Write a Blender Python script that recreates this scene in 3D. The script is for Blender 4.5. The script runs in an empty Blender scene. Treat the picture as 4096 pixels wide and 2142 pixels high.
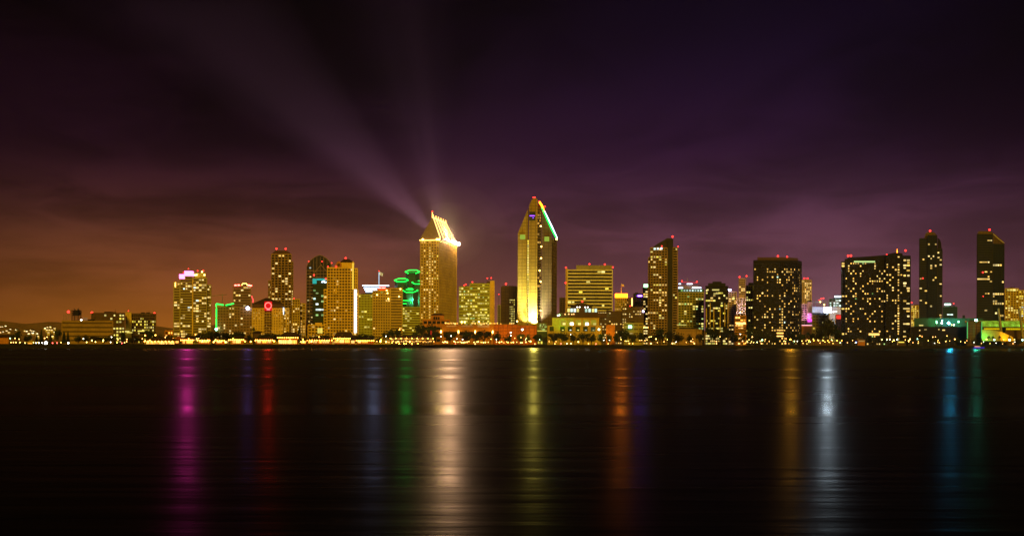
import bpy, math, random
from mathutils import Vector, Matrix

# ------------------------------------------------------------------ basics
C = bpy.context.scene
COL = C.collection
CAMZ = 4.2
TILT = 3.0 / 1024          # the camera leans very slightly, so the horizon slopes
HY = 342.5                 # horizon row in the middle of the frame
LAND = 2.2
def X(px, Y, py=HY): return (px - 512 + TILT * (HY - py)) * Y / 1000.0
def Z(px, py, Y): return CAMZ + ((HY - py) - TILT * (px - 512)) * Y / 1000.0
def P(px, py, Y): return Vector((X(px, Y, py), Y, Z(px, py, Y)))

WL = {}                    # world location of every object used as a parent
def link(o):
    COL.objects.link(o); return o
def tag(o, label=None, cat=None, group=None, kind=None):
    if label: o['label'] = label
    if cat: o['category'] = cat
    if group: o['group'] = group
    if kind: o['kind'] = kind
    return o
def thing(name, loc, label, cat, group=None):
    o = link(bpy.data.objects.new(name, None)); o.location = loc; o.empty_display_size = 2
    WL[o.name] = Vector(loc)
    return tag(o, label, cat, group)

class MB:
    def __init__(s): s.v = []; s.f = []
    def prism(s, poly, z0, z1, ztop=None):
        n = len(poly); b = len(s.v)
        s.v += [(x, y, z0) for x, y in poly]
        s.v += [(x, y, (z1 if ztop is None else ztop[i])) for i, (x, y) in enumerate(poly)]
        for i in range(n):
            j = (i + 1) % n; s.f.append((b + i, b + j, b + n + j, b + n + i))
        s.f.append(tuple(b + n + i for i in range(n))); s.f.append(tuple(b + i for i in reversed(range(n))))
        return s
    def frustum(s, lo, z0, hi, z1):
        n = len(lo); b = len(s.v)
        s.v += [(x, y, z0) for x, y in lo] + [(x, y, z1) for x, y in hi]
        for i in range(n):
            j = (i + 1) % n; s.f.append((b + i, b + j, b + n + j, b + n + i))
        s.f.append(tuple(b + n + i for i in range(n))); s.f.append(tuple(b + i for i in reversed(range(n))))
        return s
    def box(s, c, sz, rot=0.0):
        cx, cy, cz = c; a, d, h = sz[0] / 2, sz[1] / 2, sz[2] / 2
        co, si = math.cos(rot), math.sin(rot)
        return s.prism([(cx + u * co - v * si, cy + u * si + v * co) for u, v in ((-a, -d), (a, -d), (a, d), (-a, d))], cz - h, cz + h)
    def tube(s, p, q, r, n=5, r2=None):
        p = Vector(p); q = Vector(q); d = (q - p)
        if d.length < 1e-6: return s
        d.normalize(); u = d.orthogonal().normalized(); w = d.cross(u); b = len(s.v); r2 = r if r2 is None else r2
        for k in range(n):
            a = 2 * math.pi * k / n; e = u * math.cos(a) + w * math.sin(a)
            s.v.append(tuple(p + e * r))
        for k in range(n):
            a = 2 * math.pi * k / n; e = u * math.cos(a) + w * math.sin(a)
            s.v.append(tuple(q + e * r2))
        for k in range(n):
            j = (k + 1) % n; s.f.append((b + k, b + j, b + n + j, b + n + k))
        s.f.append(tuple(b + n + k for k in range(n))); s.f.append(tuple(b + k for k in reversed(range(n))))
        return s
    def path(s, pts, r, n=5):
        for a, b in zip(pts, pts[1:]): s.tube(a, b, r, n)
        return s
    def ball(s, c, r, seg=8, rings=5, sz=1.0):
        b = len(s.v); cx, cy, cz = c
        s.v.append((cx, cy, cz + r * sz))
        for i in range(1, rings):
            t = math.pi * i / rings
            for k in range(seg):
                a = 2 * math.pi * k / seg
                s.v.append((cx + r * math.sin(t) * math.cos(a), cy + r * math.sin(t) * math.sin(a), cz + r * sz * math.cos(t)))
        s.v.append((cx, cy, cz - r * sz)); last = len(s.v) - 1
        for k in range(seg):
            j = (k + 1) % seg
            s.f.append((b, b + 1 + k, b + 1 + j)); e = b + 1 + (rings - 2) * seg
            s.f.append((last, e + j, e + k))
            for i in range(rings - 2):
                o = b + 1 + i * seg; s.f.append((o + k, o + seg + k, o + seg + j, o + j))
        return s
    def solid(s, vs, fs):
        b = len(s.v); s.v += [tuple(v) for v in vs]; s.f += [tuple(b + i for i in f) for f in fs]; return s
    def mesh(s, name, mat, off=(0, 0, 0)):
        me = bpy.data.meshes.new(name); ox, oy, oz = off
        me.from_pydata([(x - ox, y - oy, z - oz) for x, y, z in s.v], [], s.f); me.update()
        if mat: me.materials.append(mat)
        return me
    def build(s, name, mat, parent=None):
        off = WL[parent.name] if parent is not None else Vector((0, 0, 0))
        o = link(bpy.data.objects.new(name, s.mesh(name, mat, off)))
        if parent is not None: o.parent = parent
        WL[o.name] = Vector(off)
        return o

# ------------------------------------------------------------------ materials
def nt(name):
    m = bpy.data.materials.new(name); m.use_nodes = True
    t = m.node_tree; t.nodes.clear(); out = t.nodes.new('ShaderNodeOutputMaterial')
    return m, t, out
def wallmat(name, rgb, rough=0.75, var=0.25, scale=0.08, metallic=0.0, panel=False):
    m, t, out = nt(name); N = t.nodes; L = t.links
    p = N.new('ShaderNodeBsdfPrincipled'); p.inputs['Roughness'].default_value = rough; p.inputs['Metallic'].default_value = metallic; p.inputs['Specular IOR Level'].default_value = .12
    tc = N.new('ShaderNodeTexCoord'); no = N.new('ShaderNodeTexNoise'); no.inputs['Scale'].default_value = scale; no.inputs['Detail'].default_value = 5
    no2 = N.new('ShaderNodeTexNoise'); no2.inputs['Scale'].default_value = scale * 9; no2.inputs['Detail'].default_value = 3
    ad = N.new('ShaderNodeMath'); ad.operation = 'ADD'
    mr = N.new('ShaderNodeMapRange'); mr.inputs['From Min'].default_value = 0.7; mr.inputs['From Max'].default_value = 1.3
    mr.inputs['To Min'].default_value = 1 - var; mr.inputs['To Max'].default_value = 1 + var
    mx = N.new('ShaderNodeMix'); mx.data_type = 'RGBA'; mx.blend_type = 'MULTIPLY'; mx.inputs[0].default_value = 1
    mx.inputs[6].default_value = (*rgb, 1)
    L.new(tc.outputs['Object'], no.inputs['Vector']); L.new(tc.outputs['Object'], no2.inputs['Vector'])
    L.new(no.outputs['Fac'], ad.inputs[0]); L.new(no2.outputs['Fac'], ad.inputs[1]); L.new(ad.outputs[0], mr.inputs['Value'])
    L.new(mr.outputs[0], mx.inputs[7]); 
    if panel:      # cladding panels: thin darker joints, one storey high
        sxx = N.new('ShaderNodeSeparateXYZ'); cbb = N.new('ShaderNodeCombineXYZ'); L.new(tc.outputs['Object'], sxx.inputs[0])
        L.new(sxx.outputs['X'], cbb.inputs[0]); L.new(sxx.outputs['Z'], cbb.inputs[1]); br = N.new('ShaderNodeTexBrick')
        br.offset = 0; br.inputs['Scale'].default_value = 1; br.inputs['Brick Width'].default_value = 4.4; br.inputs['Row Height'].default_value = 3.3; br.inputs['Mortar Size'].default_value = .32; br.inputs['Mortar Smooth'].default_value = .3
        br.inputs['Color1'].default_value = (1, 1, 1, 1); br.inputs['Color2'].default_value = (.84, .84, .84, 1); br.inputs['Mortar'].default_value = (.5, .5, .5, 1)
        L.new(cbb.outputs[0], br.inputs['Vector']); m3 = N.new('ShaderNodeMix'); m3.data_type = 'RGBA'; m3.blend_type = 'MULTIPLY'; m3.inputs[0].default_value = 1
        L.new(mx.outputs[2], m3.inputs[6]); L.new(br.outputs['Color'], m3.inputs[7]); mx = m3
    L.new(mx.outputs[2], p.inputs['Base Color']); L.new(p.outputs[0], out.inputs[0])
    return m
def glassmat(name, rgb, rough=0.18):
    m, t, out = nt(name); p = t.nodes.new('ShaderNodeBsdfPrincipled')
    no = t.nodes.new('ShaderNodeTexNoise'); no.inputs['Scale'].default_value = 0.25
    rp = t.nodes.new('ShaderNodeMapRange'); rp.inputs['To Min'].default_value = rough * .6; rp.inputs['To Max'].default_value = rough * 1.6
    tc = t.nodes.new('ShaderNodeTexCoord'); t.links.new(tc.outputs['Object'], no.inputs['Vector'])
    t.links.new(no.outputs['Fac'], rp.inputs['Value']); t.links.new(rp.outputs[0], p.inputs['Roughness'])
    p.inputs['Base Color'].default_value = (*rgb, 1); p.inputs['IOR'].default_value = 1.5
    t.links.new(p.outputs[0], out.inputs[0]); return m
def glow(name, rgb, strength, sample=True, rgb2=None, lo=1.0):
    """a lamp or a lit window; every copy differs a little in hue and brightness"""
    m, t, out = nt(name); N = t.nodes; L = t.links
    e = N.new('ShaderNodeEmission'); L.new(e.outputs[0], out.inputs[0])
    e.inputs[0].default_value = (*rgb, 1); e.inputs[1].default_value = strength
    if rgb2:
        oi = N.new('ShaderNodeObjectInfo'); mx = N.new('ShaderNodeMix'); mx.data_type = 'RGBA'
        mx.inputs[6].default_value = (*rgb, 1); mx.inputs[7].default_value = (*rgb2, 1)
        L.new(oi.outputs['Random'], mx.inputs[0]); L.new(mx.outputs[2], e.inputs[0])
        wn = N.new('ShaderNodeTexWhiteNoise'); wn.noise_dimensions = '1D'; L.new(oi.outputs['Random'], wn.inputs['W'])
        mr = N.new('ShaderNodeMapRange'); mr.inputs['To Min'].default_value = strength * lo; mr.inputs['To Max'].default_value = strength
        L.new(wn.outputs['Value'], mr.inputs['Value']); L.new(mr.outputs[0], e.inputs[1])
    m.cycles.emission_sampling = 'AUTO' if sample else 'NONE'
    return m

M = {}
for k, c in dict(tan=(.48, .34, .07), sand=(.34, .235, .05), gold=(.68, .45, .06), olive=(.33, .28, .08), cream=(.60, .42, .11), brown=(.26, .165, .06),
                 grey=(.26, .24, .21), dark=(.013, .011, .011), slate=(.030, .028, .026), mauve=(.24, .17, .20), green=(.40, .44, .06),
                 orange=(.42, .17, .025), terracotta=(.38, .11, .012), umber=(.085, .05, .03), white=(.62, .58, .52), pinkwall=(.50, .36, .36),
                 yellow=(.52, .38, .06), teal=(.03, .085, .075), black=(.02, .02, .022), bronze=(.13, .085, .04)).items():
    M[k] = wallmat(k + '_wall', c, panel=k in ('sand', 'bronze', 'terracotta'))
M['roof'] = wallmat('dark_roof', (.05, .03, .022), .85, .4, .5)
M['steel'] = wallmat('grey_steel', (.18, .18, .18), .45, .15, .5, .6)
M['bark'] = wallmat('bark', (.06, .04, .025), .9, .4, 1.0)
M['leaf'] = wallmat('leaf', (.030, .042, .014), .8, .5, .35)
M['leaf2'] = wallmat('olive_leaf', (.042, .045, .015), .8, .5, .35)
M['leaf_lit'] = wallmat('green_lit_leaf', (.07, .11, .03), .7, .5, .35)  # leaf tone brightened to carry the green light on some trees
M['rock'] = wallmat('rock', (.018, .016, .015), .95, .6, .6)
M['ground'] = wallmat('asphalt_ground', (.05, .046, .04), .95, .4, .03)
M['hill'] = wallmat('hill_scrub', (.24, .15, .12), .95, .4, .01)
M['paving'] = wallmat('paving', (.18, .15, .11), .85, .3, .2)
M['flagcloth'] = wallmat('flag_cloth', (.7, .62, .62), .8, .1, .4)
M['glass'] = glassmat('dark_glass', (.012, .012, .014))
M['glassg'] = glassmat('green_glass', (.03, .055, .016))
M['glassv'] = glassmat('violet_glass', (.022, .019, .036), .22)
M['glassy'] = glassmat('olive_glass', (.20, .20, .02))
M['glassb'] = glassmat('blue_glass', (.012, .018, .03))
M['glassw'] = glassmat('brown_glass', (.10, .07, .018))
M['lit'] = glow('lit_warm', (1, .58, .10), 1.7, False, (1, .76, .30), .28)
M['litdim'] = glow('lit_amber', (1, .47, .06), .85, False, (1, .60, .14), .25)
M['lity'] = glow('lit_yellow', (.95, .75, .06), 1.5, False, (1, .84, .28), .35)
M['litg'] = glow('lit_green', (.45, .95, .25), 1.0, False, (.75, 1, .35), .3)
M['litc'] = glow('lit_cool', (.65, 1, .80), 1.6, False, (.9, 1, 1), .35)
M['shop'] = glow('shop_light', (1, .40, .04), 3, True, (1, .60, .16), .35)
M['red'] = glow('red_beacon', (1, .03, .02), 5, True)
M['lampo'] = glow('lamp_orange', (1, .42, .10), 12, True)
M['lampy'] = glow('lamp_yellow', (1, .66, .13), 12, True)
M['lampw'] = glow('lamp_white', (1, .93, .80), 13, True)
M['lampg'] = glow('lamp_green', (.50, 1, .45), 13, True)
M['lampc'] = glow('lamp_cyan', (.40, 1, .85), 22, True)
M['lampr'] = glow('lamp_red', (1, .07, .05), 20, True)
M['lampb'] = glow('lamp_blue', (.10, .16, 1), 22, True)
M['neong'] = glow('neon_green', (.004, .5, .035), 7, True)
M['neonr'] = glow('neon_red', (1, .05, .05), 4, True)
M['neonp'] = glow('neon_purple', (.25, .05, 1), 4, True)
M['pink'] = glow('pink_crown', (1, .16, .60), 5, True)
M['whitebar'] = glow('white_bar', (.62, .80, 1), 5, True)
M['goldbar'] = glow('gold_strip', (1, .50, .09), 7, True)
M['goldstrip'] = glow('roof_strip_gold', (1, .58, .16), 3.0, True)
M['orangebar'] = glow('orange_crown', (1, .16, .004), 14, True)

# ------------------------------------------------------------------ helpers for buildings
def foot(pl, pr, Y, d=28):
    a, b = X(pl, Y), X(pr, Y); s = d * (a + b) / (2 * Y)      # flanks run back along the street, which points at the bay
    return [(a, Y), (b, Y), (b + s, Y + d), (a + s, Y + d)]
def foot2(pl, pc, pr, Y, dl, dr):
    c = Vector((X(pc, Y), Y)); l = Vector((X(pl, Y + dl), Y + dl)); r = Vector((X(pr, Y + dr), Y + dr)); b = l + r - c
    return [tuple(c), tuple(r), tuple(b), tuple(l)]
def centroid(poly): return (sum(p[0] for p in poly) / len(poly), sum(p[1] for p in poly) / len(poly))
def inset(poly, d):
    n = len(poly); out = []
    for i in range(n):
        p0, p1, p2 = Vector(poly[i - 1]), Vector(poly[i]), Vector(poly[(i + 1) % n])
        e1 = (p1 - p0).normalized(); e2 = (p2 - p1).normalized()
        n1 = Vector((-e1.y, e1.x)); n2 = Vector((-e2.y, e2.x)); k = 1 + n1.dot(n2)
        q = p1 + (n1 + n2) * (d / max(k, .3)); out.append((q.x, q.y))
    return out
UNIT = {}
def unit(mk):
    if mk not in UNIT: UNIT[mk] = MB().box((0, 0, 0), (1, 1, 1)).mesh('lit_window', M[mk])
    return UNIT[mk]
def beacon(root, px, py, Y, r=.8, mast=1.5, name='warning_light'):
    c = P(px, py, Y)
    m = MB().tube((c.x, c.y, c.z - mast - .4), (c.x, c.y, c.z - r * .5), .18 if mast < 5 else .4, 5).build('lamp_mast', M['steel'], root)
    return MB().ball(c, r, 8, 5).build(name, M['red'], m)

def facade(root, poly, z0, z1, wall='tan', glass='glass', style='grid', fh=3.1, bay=3.6, sp=.38, pw=.8, lit=.15, lm='lit',
           seed=1, pf=None, roofh=1.6, alt=None, altp=.1, edges=None, wallname='wall'):
    """storeys of spandrel and pier standing proud of a dark glass core, with the lit windows set into the openings"""
    rnd = random.Random(seed); n = len(poly)
    if style == 'punch': sp = max(sp, .5); 
    MB().prism(inset(poly, .55), z0, z1 - .3).build('curtain_wall', M[glass], root)
    w = MB(); nf = max(1, int(round((z1 - roofh - z0) / fh))); fh = (z1 - roofh - z0) / nf
    slab = inset(poly, .3) if style == 'vertical' else poly
    for k in range(nf): w.prism(slab, z0 + k * fh, z0 + k * fh + sp * fh)
    w.prism(inset(poly, -.12), z1 - roofh, z1)
    cand = []
    for i in range(n):
        a = Vector(poly[i]); b = Vector(poly[(i + 1) % n]); d = b - a; L = d.length
        if L < .5: continue
        d.normalize(); nrm = Vector((d.y, -d.x)); mid = (a + b) / 2
        vis = nrm.dot(-mid) > 0
        if edges is not None and i not in edges: vis = False
        nb = max(1, int(round(L / bay))); bw = L / nb; rot = math.atan2(d.y, d.x)
        c = a + nrm * -.25; w.box((c.x, c.y, (z0 + z1 - .4) / 2), (pw, .9, z1 - .4 - z0), rot)
        if not vis: continue
        if style in ('grid', 'vertical', 'punch'):
            for j in range(1, nb):
                c = a + d * (bw * j) + nrm * -.25
                w.box((c.x, c.y, (z0 + z1 - .5) / 2), (pw, .72, z1 - .5 - z0), rot)
        for k in range(nf):
            for j in range(nb):
                cand.append((i, j, nb, k, nf, a + d * (bw * (j + .5)) + nrm * -.5, bw, rot))
    w.build(wallname, M[wall], root)
    ww = min((Vector(poly[0]) - Vector(poly[1])).length, (Vector(poly[0]) - Vector(poly[-1])).length * 1.3)
    if ww > 11 and roofh < 3:
        rp = MB(); cx_, cy_ = centroid(poly)
        for q in range(rnd.randint(2, 3)):
            bw_ = rnd.uniform(1.6, ww * .22); rp.box((cx_ + rnd.uniform(-.25, .25) * ww, cy_ + rnd.uniform(-3, 5), z1 + .55), (bw_, rnd.uniform(2, 4), rnd.uniform(1.2, 2.6)))
        rp.box((cx_, cy_ + 1, z1 + .08), (ww * .6, 3, .3)); rp.tube((cx_ + ww * .2, cy_ + 1, z1), (cx_ + ww * .2, cy_ + 1, z1 + rnd.uniform(2.5, 4.5)), .14, 4)
        rp.build('roof_plant', M['dark'], root)
    sel = []; run = 0
    for cd in cand:
        i, j, nb, k, _, c, bw, rot = cd
        pr = pf(i, j, nb, k, nf) if pf else lit
        hit = rnd.random() < pr
        if not pf and not hit and run and rnd.random() < .38 and lit > 0: hit = True
        run = hit
        if hit: sel.append((rnd.random(), cd))
    sel.sort(key=lambda s: s[0]); extra = MB(); off = WL[root.name]
    for q, (_, (i, j, nb, k, _n, c, bw, rot)) in enumerate(sel):
        wd = (bw - pw) * rnd.choice((.95, .95, .6, .75)) if style != 'bands' else bw * rnd.choice((.98, .9, .6))
        hh = fh * (1 - sp) * rnd.choice((.94, .94, .75))
        z = z0 + k * fh + fh * sp + fh * (1 - sp) / 2
        mk = alt if alt and rnd.random() < altp else lm
        if q < 96:
            o = bpy.data.objects.new('lit_window', unit(mk)); link(o); o.parent = root
            o.location = Vector((c.x, c.y, z)) - off; o.rotation_euler.z = rot; o.scale = (max(wd, .5), .34, hh)
        else: extra.box((c.x, c.y, z), (max(wd, .5), .34, hh), rot)
    if extra.v:
        o = extra.build('small_lit_windows', M[lm], root); o['kind'] = 'stuff'
    return nf

def roofbox(root, pl, pr, pt, pb, Y, d, mat='dark', name='roof_house'):
    MB().prism(foot(pl, pr, Y, d), Z((pl + pr) / 2, pb, Y), Z((pl + pr) / 2, pt, Y)).build(name, M[mat], root)

NUM = [0]
def tower(name, label, cat, poly, pt, Y, pc=None, base=LAND, beacons=(), group=None, **kw):
    cx, cy = centroid(poly); NUM[0] += 1
    root = thing(name, (cx, cy, base), label, cat, group)
    if pc is None: pc = 512 + cx * 1000 / cy
    z1 = Z(pc, pt, Y); kw.setdefault('seed', NUM[0] * 17 + 3)
    facade(root, poly, base, z1, **kw)
    for b in beacons: beacon(root, b[0], b[1], Y + 2, *(b[2:]))
    return root

exec_order = []
HAZE = 0.000032
SUN = 2.5
SKY_L = [(0, (.40, .125, .008)), (.13, (.225, .065, .013)), (.25, (.115, .034, .016)), (.33, (.050, .0138, .014)), (.42, (.0165, .0042, .0085)), (.50, (.0070, .0017, .0062)), (.65, (.0030, .0008, .0038)), (.8, (.0009, .0003, .0020)), (1, (.0003, .0001, .0014))]
SKY_R = [(0, (.20, .075, .066)), (.13, (.145, .052, .073)), (.25, (.112, .038, .060)), (.33, (.074, .0245, .047)), (.42, (.033, .0092, .028)), (.50, (.0145, .0036, .0165)), (.65, (.0045, .0014, .0090)), (.8, (.0014, .0006, .0045)), (1, (.0005, .0003, .0025))]
WREF = .13
WROUGH = [(0, .29), (.030, .265), (.060, .25), (.10, .285), (.16, .33), (.42, .33), (.58, .26), (.72, .17), (1, .17)]
B_PINK, B_RED, B_BAR, B_GREEN, B_GOLD, B_YEL, B_ORA, B_STAD, B_AMB, B_CYAN = 1.5e5, 4.4e4, 7.0e4, 5.4e4, 7.2e5, 1.9e5, 2.2e5, 6.0e5, 1.45e5, 1.35e5
# ------------------------------------------------------------------ the setting
SHORE = [(-160, 640), (0, 636), (100, 628), (175, 666), (260, 693), (350, 773), (410, 823), (450, 890), (600, 901), (825, 929), (1000, 1042), (1180, 1120)]
def shoreY(px):
    for (a, ya), (b, yb) in zip(SHORE, SHORE[1:]):
        if a <= px <= b: return ya + (yb - ya) * (px - a) / (b - a)
    return SHORE[0][1] if px < 0 else SHORE[-1][1]
def sheet(name, pts, z, mat):
    o = MB().solid([(x, y, z) for x, y in pts], [tuple(range(len(pts)))]).build(name, mat); return tag(o, kind='structure')

def watermat():
    m, t, out = nt('night_water'); N = t.nodes; L = t.links
    df = N.new('ShaderNodeBsdfDiffuse'); df.inputs['Color'].default_value = (.0012, .0014, .003, 1)
    gl = N.new('ShaderNodeBsdfGlossy'); gl.distribution = 'GGX'; gl.inputs['Color'].default_value = (WREF, WREF, WREF, 1)
    fr = N.new('ShaderNodeFresnel'); fr.inputs['IOR'].default_value = 1.33; mxs = N.new('ShaderNodeMixShader')
    tc = N.new('ShaderNodeTexCoord'); sp = N.new('ShaderNodeSeparateXYZ'); L.new(tc.outputs['Object'], sp.inputs[0])
    mp = N.new('ShaderNodeMapping'); mp.inputs['Scale'].default_value = (.004, .034, 1)      # long wind lanes across the bay
    no = N.new('ShaderNodeTexNoise'); no.inputs['Scale'].default_value = 1.0; no.inputs['Detail'].default_value = 5; no.inputs['Roughness'].default_value = .6
    mr = N.new('ShaderNodeMapRange'); mr.inputs['From Min'].default_value = .3; mr.inputs['From Max'].default_value = .7
    mr.inputs['To Min'].default_value = -.11; mr.inputs['To Max'].default_value = .11
    L.new(tc.outputs['Object'], mp.inputs['Vector']); L.new(mp.outputs[0], no.inputs['Vector']); L.new(no.outputs['Fac'], mr.inputs['Value'])
    yd = N.new('ShaderNodeMath'); yd.operation = 'DIVIDE'; L.new(sp.outputs['Y'], yd.inputs[0]); yd.inputs[1].default_value = 1000
    rp = N.new('ShaderNodeValToRGB'); rp.color_ramp.interpolation = 'EASE'; el_ = rp.color_ramp.elements     # the breeze roughens the middle of the bay
    pts_ = WROUGH
    el_[0].position, el_[0].color = pts_[0][0], (pts_[0][1],) * 3 + (1,); el_[1].position, el_[1].color = pts_[-1][0], (pts_[-1][1],) * 3 + (1,)
    for p_, v_ in pts_[1:-1]: q = el_.new(p_); q.color = (v_, v_, v_, 1)
    L.new(yd.outputs[0], rp.inputs[0])
    ad = N.new('ShaderNodeMath'); ad.operation = 'ADD'; L.new(rp.outputs[0], ad.inputs[0]); L.new(mr.outputs[0], ad.inputs[1])
    L.new(ad.outputs[0], gl.inputs['Roughness'])
    mp2 = N.new('ShaderNodeMapping'); mp2.inputs['Scale'].default_value = (.10, .75, 1)
    n2 = N.new('ShaderNodeTexNoise'); n2.inputs['Scale'].default_value = 1.0; n2.inputs['Detail'].default_value = 4
    bp = N.new('ShaderNodeBump'); bp.inputs['Strength'].default_value = .6; bp.inputs['Distance'].default_value = .06
    L.new(tc.outputs['Object'], mp2.inputs['Vector']); L.new(mp2.outputs[0], n2.inputs['Vector']); L.new(n2.outputs['Fac'], bp.inputs['Height'])
    for q in (gl, df, fr): L.new(bp.outputs[0], q.inputs['Normal'])
    L.new(fr.outputs[0], mxs.inputs[0]); L.new(df.outputs[0], mxs.inputs[1]); L.new(gl.outputs[0], mxs.inputs[2]); L.new(mxs.outputs[0], out.inputs[0]); return m
sheet('bay_water', [(-3000, -120), (3000, -120), (3000, 1500), (-3000, 1500)], 0.0, watermat())
front = [(X(px, Y), Y) for px, Y in SHORE]
front = [(-2600, 660)] + front + [(2600, 1250)]
land = [(x, y + 3.2) for x, y in front] + [(2600, 3400), (-2600, 3400)]
sheet('ground', land, LAND, M['ground'])
# promenade: a paved strip laid on the ground along the top of the wall
o = MB(); n = len(front)
o.solid([(x, y + 4.5, LAND + .02) for x, y in front] + [(x, y + 13, LAND + .02) for x, y in front], [(i, i + 1, n + i + 1, n + i) for i in range(n - 1)])
tag(o.build('promenade_path', M['paving']), kind='structure')
# seawall: sloping rock face and a coping
o = MB(); rnd = random.Random(5); vs = []; fs = []
pts = []
for (x0, y0), (x1, y1) in zip(front, front[1:]):
    k = max(1, int(math.hypot(x1 - x0, y1 - y0) / 4))
    for i in range(k): pts.append((x0 + (x1 - x0) * i / k, y0 + (y1 - y0) * i / k))
pts.append(front[-1]); rows = [(-1.2, -.6), (-.3, .5), (1.0, 1.3), (2.2, 2.0), (3.0, LAND + .5), (3.8, LAND + .55), (3.8, LAND - .4)]
for x, y in pts:
    for dy, z in rows: vs.append((x + rnd.uniform(-.8, .8), y + dy + rnd.uniform(-.35, .35), z + (rnd.uniform(-.22, .22) if z > 0 else 0)))
R = len(rows)
for i in range(len(pts) - 1):
    for j in range(R - 1): fs.append((i * R + j, (i + 1) * R + j, (i + 1) * R + j + 1, i * R + j + 1))
tag(o.solid(vs, fs).build('seawall', M['rock']), 'dark rock seawall running the whole length of the waterfront', 'seawall')
# hills behind the city
o = MB(); rnd = random.Random(8); vs = []; fs = []; K = 90
for i in range(K + 1):
    x = -2500 + 5000 * i / K
    px = 512 + x / 3.0
    h = 46 + 10 * math.sin(i * .5) + 8 * math.sin(i * 1.3 + 1) + rnd.uniform(-3, 3) + (16 if px < 100 else 0)
    vs += [(x, 2600, LAND - 1), (x, 2820 + rnd.uniform(-40, 40), h * .62), (x, 3080 + rnd.uniform(-40, 40), h), (x, 3330, h * .7)]
for i in range(K):
    for j in range(3): fs.append((i * 4 + j, i * 4 + 4 + j, i * 4 + 5 + j, i * 4 + 1 + j))
tag(o.solid(vs, fs).build('hills', M['hill']), kind='structure')

# ------------------------------------------------------------------ sky, haze, light
w = bpy.data.worlds.new('World'); C.world = w; w.use_nodes = True
t = w.node_tree; N = t.nodes; L = t.links; N.clear()
wo = N.new('ShaderNodeOutputWorld'); bg = N.new('ShaderNodeBackground'); L.new(bg.outputs[0], wo.inputs[0])
tc = N.new('ShaderNodeTexCoord'); sx = N.new('ShaderNodeSeparateXYZ'); L.new(tc.outputs['Generated'], sx.inputs[0])
def math_node(op, a, b=None, clamp=False):
    n = N.new('ShaderNodeMath'); n.operation = op; n.use_clamp = clamp
    for i, v in enumerate((a, b)):
        if v is None: continue
        if isinstance(v, (int, float)): n.inputs[i].default_value = v
        else: L.new(v, n.inputs[i])
    return n.outputs[0]
def ramp(fac, stops, interp='B_SPLINE'):
    r = N.new('ShaderNodeValToRGB'); r.color_ramp.interpolation = interp; e = r.color_ramp.elements
    e[0].position, e[0].color = stops[0][0], (*stops[0][1], 1); e[1].position, e[1].color = stops[-1][0], (*stops[-1][1], 1)
    for pos, c in stops[1:-1]: q = e.new(pos); q.color = (*c, 1)
    L.new(fac, r.inputs[0]); return r.outputs[0]
def mix(f, a, b, mode='MIX'):
    m = N.new('ShaderNodeMix'); m.data_type = 'RGBA'; m.blend_type = mode
    for s, v in ((0, f), (6, a), (7, b)):
        if isinstance(v, (int, float)): m.inputs[s].default_value = v
        elif isinstance(v, tuple): m.inputs[s].default_value = (*v, 1)
        else: L.new(v, m.inputs[s])
    return m.outputs[2]
# cloud sheets: noise in a flat layer overhead, so the bands flatten towards the horizon
zc = math_node('MAXIMUM', sx.outputs['Z'], 0.0); zd = math_node('ADD', zc, .12)
cb = N.new('ShaderNodeCombineXYZ'); L.new(math_node('DIVIDE', sx.outputs['X'], zd), cb.inputs[0]); L.new(math_node('DIVIDE', sx.outputs['Y'], zd), cb.inputs[1])
mp = N.new('ShaderNodeMapping'); mp.inputs['Scale'].default_value = (.55, .50, 1); mp.inputs['Rotation'].default_value = (0, 0, math.radians(28)); mp.inputs['Location'].default_value = (3.1, .4, 0)
L.new(cb.outputs[0], mp.inputs[0])
cn = N.new('ShaderNodeTexNoise'); cn.inputs['Scale'].default_value = 1.3; cn.inputs['Detail'].default_value = 4.5; cn.inputs['Roughness'].default_value = .5; cn.inputs['Distortion'].default_value = .5
L.new(mp.outputs[0], cn.inputs['Vector'])
cn2 = N.new('ShaderNodeTexNoise'); cn2.inputs['Scale'].default_value = 4.2; cn2.inputs['Detail'].default_value = 6; cn2.inputs['Roughness'].default_value = .62; cn2.inputs['Distortion'].default_value = .9
L.new(mp.outputs[0], cn2.inputs['Vector'])
cl = N.new('ShaderNodeMapRange'); cl.interpolation_type = 'SMOOTHSTEP'; cl.inputs['From Min'].default_value = .38; cl.inputs['From Max'].default_value = .62; L.new(math_node('ADD', math_node('MULTIPLY', cn.outputs['Fac'], .72), math_node('MULTIPLY', cn2.outputs['Fac'], .28)), cl.inputs['Value'])
# light-pollution glow: strongest at the horizon, orange over the older blocks, mauve to the other side
el = math_node('MULTIPLY', zc, 2.6, True)                      # 1.0 = about 22 degrees up
az = math_node('MULTIPLY_ADD' if False else 'ADD', math_node('MULTIPLY', math_node('DIVIDE', sx.outputs['X'], math_node('MAXIMUM', sx.outputs['Y'], .15)), .85), .5, True)
left = ramp(el, SKY_L); right = ramp(el, SKY_R)
azs = N.new('ShaderNodeMapRange'); azs.interpolation_type = 'SMOOTHSTEP'; azs.inputs['From Min'].default_value = .22; azs.inputs['From Max'].default_value = .70; L.new(az, azs.inputs['Value'])
base = mix(azs.outputs[0], left, right)
cloudc = mix(azs.outputs[0], (.008, .0017, .0038), (.005, .0014, .007))
cfall = ramp(el, [(0, (.55, .55, .55)), (.35, (1, 1, 1)), (.75, (.55, .55, .55)), (1, (.10, .10, .10))])
side = N.new('ShaderNodeMapRange'); side.interpolation_type = 'SMOOTHSTEP'; side.inputs['From Min'].default_value = .0; side.inputs['From Max'].default_value = .2; side.inputs['To Min'].default_value = .55; L.new(az, side.inputs['Value'])
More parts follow.
